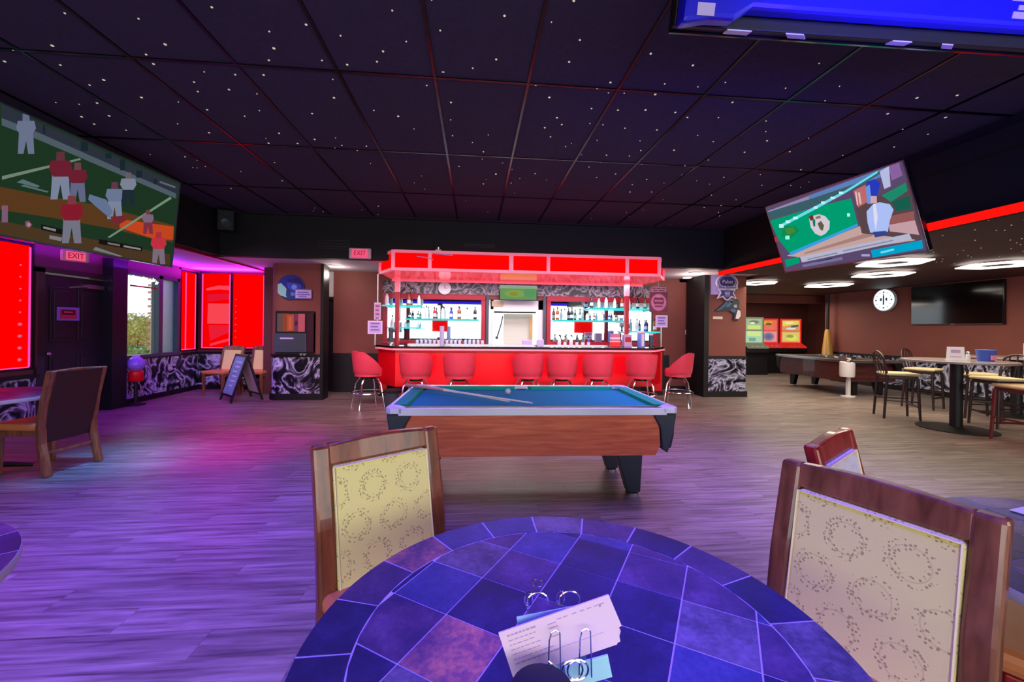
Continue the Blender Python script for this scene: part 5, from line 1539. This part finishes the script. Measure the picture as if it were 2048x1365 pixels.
exit_sign('pink lit exit sign on the black soffit left of the canopy', (-2.03, 7.44, 2.71), 0, .38, .19)
t = exit_sign('pink lit exit sign hanging before the dark left door', (-5.50, 6.17, 2.345), R(58), .36, .17)
t.scale = (.78, 1, .9)
obj('hanger', MB().box(-.012, .012, -.012, .012, .09, .275), M['black'], t)
t = thing('corner_speaker', 'small black speaker in the far left corner of the ceiling', 'speaker', (-4.18, 7.30, 3.17), R(20))
obj('case', MB().box(-.12, .12, -.1, .1, -.17, .17), M['black'], t, bevel=.015)
obj('cone', MB().lathe([(.08, 0), (.06, .02), (.02, .01)], 14, mtx=Matrix.Translation((0, -.1, -.04)) @ Matrix.Rotation(R(90), 4, 'X')), M['grey_body'], t)
obj('white_badge', MB().box(-.005, .04, -.106, -.1, -.10, -.065), M['white'], t)
obj('badge_top', MB().box(.0, .03, -.106, -.1, .08, .105), M['grey_body'], t)
obj('bracket', MB().box(-.02, .02, .1, .2, -.02, .02), M['black'], t)
for lab, x, z, w, h in (('wide black vent in the soffit above the left passage', -2.50, 2.88, .56, .2), ('thin black vent in the soffit above the canopy', .07, 2.93, .55, .09)):
    t = thing('ceiling_vent', lab, 'vent', (x, 7.49, z))
    obj('frame', MB().box(-w / 2, w / 2, -.012, .0, -h / 2, h / 2), M['black'], t)
    for q in range(4 if h > .1 else 2):
        zz = -h / 2 + h * (q + .5) / (4 if h > .1 else 2)
        obj('slat', MB().box(-w / 2 + .02, w / 2 - .02, -.022, -.012, zz - .008, zz + .008), M['black_rough'], t)
t = thing('spot_fixture', 'small white lamp fixture on top of the canopy edge', 'lamp', (-.66, 7.33, 2.767))
obj('base', MB().box(-.05, .05, -.03, .03, 0, .03), M['white_plastic'], t, bevel=.006)
obj('head', MB().lathe([(.03, .03), (.035, .07), (.02, .08)], 10), M['steel'], t, smooth=True)
for lab, x, y in (('round downlight in the pale ceiling left of the bar', -2.80, 8.38), ('nearer round downlight in the pale ceiling right of the bar', 4.50, 8.1), ('farther round downlight in the pale ceiling right of the bar', 4.75, 8.85)):
    t = thing('downlight', lab, 'ceiling light', (x, y, 2.62))
    obj('ring', MB().lathe([(.11, -.012), (.12, -.004), (.12, 0)], 20), M['white'], t, smooth=True)
    obj('lens', MB().lathe([(.085, -.02), (.095, -.012)], 18), M['down_white'], t)

# ================================================================== HANGING TELEVISIONS


def television(label, loc, rot, w, pic, bg, mat, casing, wall):
    t = thing('hanging_television', label, 'television', loc, rot=rot)
    h = w * 9 / 16 + .02
    obj('casing', MB().box(-w / 2, w / 2, .004, .06, -h / 2, h / 2), M['black_gloss'], t, bevel=.005)
    obj('bezel', MB().box(-w / 2, w / 2, -.004, .004, h / 2 - .012, h / 2).box(-w / 2, w / 2, -.004, .004, -h / 2, -h / 2 + .014).box(-w / 2, -w / 2 + .012, -.004, .004, -h / 2, h / 2).box(w / 2 - .012, w / 2, -.004, .004, -h / 2, h / 2), casing, t)
    picture('screen', t, w - .024, h - .026, pic, bg, mat, (0, -.0, .001), thick=.003)
    # mount to the ceiling
    m = MB().box(-.14, .14, .06, .10, -.12, .12)
    obj('mount_plate', m, M['black'], t)
    inv = Euler(rot).to_matrix().inverted()
    end = inv @ (Vector(wall) - Vector(loc))
    obj('mount_arm', MB().tube([(0, .09, 0), tuple(end)], .025, 8), M['black'], t)
    return t


television('large hanging television showing a football game at the left', (-3.87, 4.64, 2.69), (.09, 0, 1.5), 1.9, LEFT_PICTURE, (38, 66, 44), M['screen_dim'], M['grey_body'], (-4.395, 4.64, 2.78))
television('tilted hanging television showing a sports studio at the right', (3.73, 3.97, 2.54), (R(21.4), 0, R(-82.3)), 1.45, RIGHT_PICTURE, (92, 74, 110), M['screen'], M['steel'], (4.745, 3.9, 2.66))

# blue lit television seen from behind at the top right
bt = thing('hanging_television', 'blue lit back of a television hanging near the camera at the top right', 'television', (2.03, 1.80, 2.86), R(-1.0), rot=(R(14), 0, R(-1.0)))
obj('casing', MB().prism([(-1.12, -.01), (1.30, -.01), (1.30, .95), (-1.12, .95)], 'xz', .02, .07), M['black'], bt, bevel=.006)
obj('bezel', MB().box(-1.12, 1.30, .07, .085, -.02, .95), M['black_gloss'], bt)
back_poly = [(-1.12, -.035), (-.99, -.01), (-.88, -.01), (-.80, .04), (1.28, .04), (1.28, .85), (-1.10, .85)]
obj('back_shell', MB().prism(back_poly, 'xz', -.07, .02), M['tv_blue'], bt, bevel=.02)
lb = MB()
for x0, z0, w, h in ((.80, .20, .10, .03), (.93, .20, .09, .03), (.84, .165, .04, .02), (.82, .13, .12, .028), (.98, .12, .10, .07), (1.0, .20, .05, .02)):
    lb.box(x0 - .36, x0 - .36 + w, -.073, -.07, z0 - .06, z0 - .06 + h)
obj('rating_label', lb, M['lilac'], bt)
obj('port_label', MB().box(-1.06, -.98, -.073, -.07, -.005, .045), M['lilac'], bt)
for x0, sk, w in ((-.86, .0, .12), (-.57, .04, .09), (-.02, .0, .10), (.24, .04, .06)):
    obj('white_patch', MB().prism([(x0, .02), (x0 + w, .02), (x0 + w + sk, .06), (x0 + sk, .06)], 'xy', -.016, -.0105), M['white_plastic'], bt)  # pale rectangles on the underside of the casing
obj('mount_pole', MB().tube([(0, .0, .3), (0, -.12, .3), (0, -.18, .55)], .03, 8), M['black'], bt)
spot('television_back_lamp', (1.9, .75, 2.35), (2.4, 1.9, 3.1), 230, (.03, .01, 1.0), 120)

# ================================================================== RED LIGHT STRIP OF THE RIGHT SOFFIT
rs_ = thing('light_strip', 'red light strip along the bottom of the right soffit', 'light strip')
for k in range(4):
    y0 = .6 + k * 1.75
    obj('strip_tube', MB().box(4.70, 4.745, y0, y0 + 1.73, 2.50, 2.575), M['red_strip'], rs_)
obj('channel', MB().box(4.69, 4.748, .6, 7.6, 2.575, 2.59), M['black'], rs_)

# ================================================================== LOUNGE
# hexagonal ring lights
for lab, cx_, cy_, rx in (('ring light over the high table, upper one of the middle pair', 6.42, 5.78, .46), ('ring light of the middle pair, lower and farther one', 7.55, 7.0, .46), ('far ring light above the lounge pool table', 8.15, 8.82, .48), ('ring light beside the right pillar', 6.35, 8.72, .40), ('ring light at the right edge above the black television', 8.15, 5.72, .46)):
    t = thing('ring_light', lab, 'ceiling light', (cx_, cy_, LC - .052))
    hexo = [(rx * math.cos(R(a)), rx * math.sin(R(a))) for a in range(0, 360, 60)]
    hexi = [(.5 * x, .5 * y) for x, y in hexo]
    mb = MB()
    V = [(x, y, 0) for x, y in hexo] + [(x, y, 0) for x, y in hexi] + [(x, y, .014) for x, y in hexo] + [(x, y, .014) for x, y in hexi]
    F = [(i, 6 + i, 6 + (i + 1) % 6, (i + 1) % 6) for i in range(6)] + [(12 + i, 12 + (i + 1) % 6, 18 + (i + 1) % 6, 18 + i) for i in range(6)] + [(i, (i + 1) % 6, 12 + (i + 1) % 6, 12 + i) for i in range(6)] + [(6 + i, 18 + i, 18 + (i + 1) % 6, 6 + (i + 1) % 6) for i in range(6)]
    mb._add(V, F)
    obj('diffuser', mb, M['panel_white'], t)
    obj('stem', MB().tube([(0, 0, .03), (0, 0, .045)], .02, 6).bar((-rx * .6, 0, .022), (rx * .6, 0, .022), .012), M['black'], t)
# black television on the wall, 10.5
t = thing('wall_television', 'large switched-off black television on the brown lounge wall', 'television', (X2 - .03, 8.09, 2.07), R(-90))
obj('casing', MB().box(-.87, .87, -.03, .03, -.45, .45), M['black_gloss'], t, bevel=.006)
obj('screen', MB().box(-.85, .85, -.034, -.03, -.425, .435), plain('dark_screen', (6, 5, 8), .08, coat=.6), t)
obj('lower_bezel', MB().box(-.86, .86, -.036, -.03, -.448, -.43), M['grey_body'], t)
obj('badge', MB().box(-.04, .04, -.038, -.036, -.445, -.433), M['steel'], t)
t = thing('lit_wall_clock', 'round glowing white clock on the brown lounge wall', 'clock', (X2 - .03, 9.60, 2.26), R(-90))
obj('rim', MB().lathe([(.29, 0), (.29, .05), (.27, .055)], 30, mtx=mt), plain('clock_rim', (210, 225, 235), .3), t, smooth=True)
obj('dial', MB().lathe([(.27, .055), (.25, .058)], 30, mtx=mt), glow('clock_dial_light', (232, 246, 255), 1.25), t)
ck = MB()
for a in range(0, 360, 30):
    s_ = .035 if a % 90 == 0 else .016
    ck.box(.20 * math.sin(R(a)) - s_ / 2, .20 * math.sin(R(a)) + s_ / 2, -.062, -.058, .20 * math.cos(R(a)) - s_ / 2, .20 * math.cos(R(a)) + s_ / 2)
ck.box(-.09, -.05, -.062, -.058, -.02, .05).box(.05, .09, -.062, -.058, -.02, .05)
obj('hour_marks', ck, M['grey_body'], t)
obj('hands', MB().box(-.015, .015, -.066, -.062, -.12, .10).box(-.01, .01, -.066, -.062, 0, .15), M['black'], t)
# game machines


def game_machine(label, x, y, w, h, c1_, c2_, pa, pb, rz=0):
    t = thing('game_machine', label, 'game machine', (x, y, 0), rz)
    obj('cabinet', MB().prism([(-.35, 0), (.35, 0), (.35, h), (-.15, h), (-.15, 1.0), (-.40, .86), (-.40, .72), (-.30, .70)], 'yz', -w / 2, w / 2), M['black'], t, bevel=.01)
    obj('light_frame', MB().box(-w / 2 + .03, w / 2 - .03, -.17, -.15, 1.02, h - .02), glow('machine_red_%d' % int(x * 10), c1_, .75), t)
    picture('upper_screen', t, w - .18, .36, pa, c2_, M['screen'], (0, -.175, h - .25))
    picture('lower_screen', t, w - .16, .38, pb, c2_, M['screen'], (0, -.175, 1.24))
    obj('button_deck', MB().prism([(-.40, .86), (-.15, 1.0), (-.15, 1.03), (-.41, .90)], 'yz', -w / 2 + .02, w / 2 - .02), glow('deck_glow_%d' % int(x * 10), c1_, .6), t)
    obj('button', MB().box(-.2, -.12, -.36, -.30, .90, .935).box(-.04, .04, -.36, -.30, .90, .935).box(.12, .2, -.36, -.30, .90, .935), M['white_plastic'], t)
    return t


pa = [((230, 215, 90), [(.02, .9), (.9, .98), (.95, .5), (.6, .6), (.05, .4)]), ((240, 235, 160), circ(.4, .75, .25, .12)), ((60, 90, 90), [(.5, .45), (.92, .6), (.9, .4), (.5, .3)]), ((230, 220, 220), circ(.5, .2, .28, .1))]
pb = [((225, 200, 110), rect(.05, .1, .95, .9)), ((230, 225, 90), circ(.55, .4, .28, .3)), ((150, 160, 90), circ(.45, .55, .2, .15)), ((240, 150, 100), rect(.02, .02, .98, .12))]
pc = [((240, 120, 60), rect(.03, .55, .9, .95)), ((210, 190, 60), rect(.1, .6, .7, .85)), ((130, 90, 40), circ(.5, .62, .2, .12)), ((235, 120, 100), rect(.3, .1, .8, .45))]
pd = [((235, 150, 150), rect(.02, .05, .98, .95)), ((140, 125, 150), circ(.5, .5, .33, .38)), ((110, 100, 140), circ(.5, .5, .18, .2))]
pe = [((170, 190, 150), rect(0, 0, 1, 1)), ((215, 230, 130), rect(.1, .05, .9, .4)), ((120, 130, 110), circ(.5, .7, .3, .15)), ((230, 240, 200), circ(.4, .6, .15, .1))]
pf = [((175, 215, 175), rect(0, 0, 1, 1)), ((215, 235, 150), rect(.1, .55, .9, .95)), ((120, 170, 150), rect(.2, .1, .6, .4))]
game_machine('red lit slot game machine with a yellow picture, rightmost', 10.86, 13.4, .84, 1.88, (255, 50, 40), (225, 150, 100), pa, pb)
game_machine('red lit slot game machine with an orange picture, middle', 10.04, 13.4, .78, 1.88, (255, 60, 60), (235, 110, 100), pc, pd)
game_machine('pale green lit game machine half hidden by the right pillar', 9.15, 12.9, .74, 1.90, (150, 150, 120), (150, 180, 150), pe, pf)
# golden tapered cue rack post
t = thing('tapered_post', 'golden tapered wooden post with a black pole on the wall behind the lounge pool table', 'post', (10.30, 11.28, 0))
t.location = (10.28, 11.12, 0)
obj('taper', MB().lathe([(.15, .62), (.148, .66), (.12, .98), (.07, 1.45), (.055, 1.5)], 16), M['gold_wood'], t, smooth=True)
obj('pole', MB().lathe([(.04, 1.5), (.04, LC - .01)], 10), M['black'], t)
obj('wall_bracket', MB().box(-.03, .03, .1, .175, .64, .70), M['black'], t)

# high tables and chairs


def high_table(label, x, y, r_, H):
    t = thing('high_table', label, 'table', (x, y, 0))
    obj('top', MB().lathe([(r_ - .02, H - .035), (r_, H - .03), (r_, H - .005), (r_ - .006, H)], 40), plain('grey_table_top_%d' % int(y * 10), (150, 140, 142), .25, coat=.3), t, smooth=True)
    obj('column', MB().lathe([(.075, .03), (.072, .06), (.072, H - .06), (.13, H - .035)], 18), M['black'], t, smooth=True)
    obj('base', MB().lathe([(.44, 0), (.44, .012), (.30, .025), (.09, .045)], 36), M['black'], t, smooth=True)
    return t


high_table('round high table with black column in the lounge', 7.17, 5.50, .62, 1.03)
high_table('farther high table at the right edge of the lounge', 9.45, 6.35, .62, 1.03)


def counter_chair(label, wm, seat_m):
    t = thing('counter_chair', label, 'chair')
    for sx in (-1, 1):
        obj('rear_leg', MB().tube([(.20 * sx, .24, 0), (.19 * sx, .20, .70), (.20 * sx, .25, .98)], [.018, .021, .014], 8), wm, t, smooth=True)
        obj('front_leg', MB().tube([(.21 * sx, -.22, 0), (.19 * sx, -.19, .68)], [.017, .024], 8), wm, t, smooth=True)
        obj('side_stretcher', MB().bar((.20 * sx, -.21, .30), (.195 * sx, .22, .30), .02), wm, t)
    obj('foot_rail', MB().bar((-.205, -.21, .22), (.205, -.21, .22), .025), wm, t)
    obj('rear_stretcher', MB().bar((-.2, .225, .34), (.2, .225, .34), .02), wm, t)
    bow = [(.20 * math.cos(R(a)), .25 + .03 * math.sin(R(a)), .98 + .13 * math.sin(R(a))) for a in range(0, 181, 15)]
    obj('bow', MB().tube(bow, .015, 8), wm, t, smooth=True)
    bow = [(.17 * math.cos(R(a)), .245 + .02 * math.sin(R(a)), .88 + .08 * math.sin(R(a))) for a in range(0, 181, 20)]
    obj('inner_bow', MB().tube(bow, .011, 7), wm, t, smooth=True)
    for x in (-.1, 0, .1):
        obj('spindle', MB().tube([(x, .21, .74), (x * 1.1, .25, .93), (x * 1.05, .268, 1.09)], .009, 6), wm, t)
    obj('apron', MB().box(-.20, .20, -.20, .21, .66, .715), wm, t, bevel=.01)
    obj('seat', MB().box(-.215, .215, -.23, .22, .715, .76), seat_m, t, bevel=.018)
    return t


cc = counter_chair('dark wood counter chair with cream seat left of the high table', M['dark_wood'], M['seat_cream'])
cc.location = (7.10, 6.30, 0); cc.rotation_euler = (0, 0, R(62))
cc2 = counter_chair('cherry red counter chair with bowed back in front of the high table', M['cherry'], M['seat_cream'])
cc2.location = (7.18, 4.72, 0); cc2.rotation_euler = (0, 0, R(168))
cc3 = dup(cc, 'dark counter chair behind the high table column', (8.05, 5.62, 0), R(-100))
cc4 = dup(cc, 'dark counter chair by the farther high table', (8.75, 6.10, 0), R(60))
cc4.location = (8.55, 6.25, 0)
cc5 = dup(cc, 'dark counter chair between the two high tables against the wall', (8.55, 7.1, 0), R(20))
# things on the high tables
HT = 1.0305
t = thing('menu_stand', 'small white menu stand on the high table', 'menu stand', (7.02, 5.40, HT), R(-35))
obj('card', MB().prism([(-.10, 0), (.10, 0), (.09, .2), (-.09, .2)], 'xz', 0, .006), M['white_plastic'], t)
obj('printing', MB().box(-.05, .05, -.002, 0, .11, .16).box(-.06, .06, -.002, 0, .05, .06), M['ink'], t)
obj('foot', MB().box(-.10, .10, -.03, .04, 0, .008), M['white_plastic'], t)
t = thing('salt_shaker', 'small glass shaker between the menu stand and the blue bucket', 'shaker', (7.17, 5.36, HT))
obj('body', MB().lathe([(.025, 0), (.028, .02), (.022, .10)], 12), M['white_plastic'], t, smooth=True)
obj('cap', MB().lathe([(.023, .10), (.023, .125), (.01, .135)], 12), M['steel'], t, smooth=True)
t = thing('blue_bucket', 'blue bucket with a pink patch on the high table', 'bucket', (7.38, 5.30, HT))
obj('pail', MB().lathe([(.085, 0), (.105, .16), (.11, .165), (.10, .16)], 20), M['blue_plastic'], t, smooth=True)
obj('patch', MB().box(-.05, .03, -.102, -.09, .02, .09), plain('pink_patch', (230, 130, 160), .5), t)
t = thing('menu_stand', 'white menu card standing on the farther high table', 'menu stand', (9.40, 6.15, HT), R(-50))
obj('card', MB().prism([(-.07, 0), (.07, 0), (.07, .24), (-.07, .24)], 'xz', 0, .006), M['white_plastic'], t)
obj('foot', MB().box(-.07, .07, -.04, .04, 0, .008), M['white_plastic'], t)


# front wall, seen in the mirrors: a red shade, an added red glow and a blue light line
for lab, x0, w in (('red shade in the front windows, reflected in the left mirror', -1.35, .8), ('red glowing sheet added for the red reflection in the right mirror', 6.1, 1.0)):
    t = thing('red_window_shade', lab, 'window shade', (x0, -2.86, 1.2), R(180))
    obj('shade_cloth', MB().box(0, w, 0, .02, 0, .62), M['red_shade'], t)
    obj('frame', MB().box(-.03, w + .03, .0, .03, .62, .66), M['black'], t)
t = thing('blue_light_line', 'blue light line above the front windows, reflected in the bar mirrors', 'light strip', (0, -2.95, 2.62))
obj('tube', MB().box(-5.2, 6.2, 0, .04, 0, .12), glow('blue_led_line', (50, 30, 215), 1.0), t)
obj('channel', MB().box(-5.25, 6.25, -.02, .05, .12, .15), M['black'], t)

t = thing('light_streak', 'white sheet added as a streak of light on the right edge table behind the large chair', 'menu', (2.22, 1.37, .7525), R(12))  # flat white sheet in place of a streak of window light
obj('sheet', MB().box(-.16, .16, -.06, .06, 0, .003), M['white'], t)

for i, (k, x) in enumerate((('clear', 1.82), ('amber', 1.95), ('white', 2.08), ('dark', 2.21), ('green', 2.34), ('blue', 2.47))):
    t = thing('bottle', '%s bottle on the back counter at the left of the right mirror' % k, 'bottle', (x, 8.74 + .02 * (i % 2), 1.0205))
    a, b2, c2 = bme[k, i % 2]
    link('body', a, t); link('paper_label', b2, t); link('cap', c2, t)
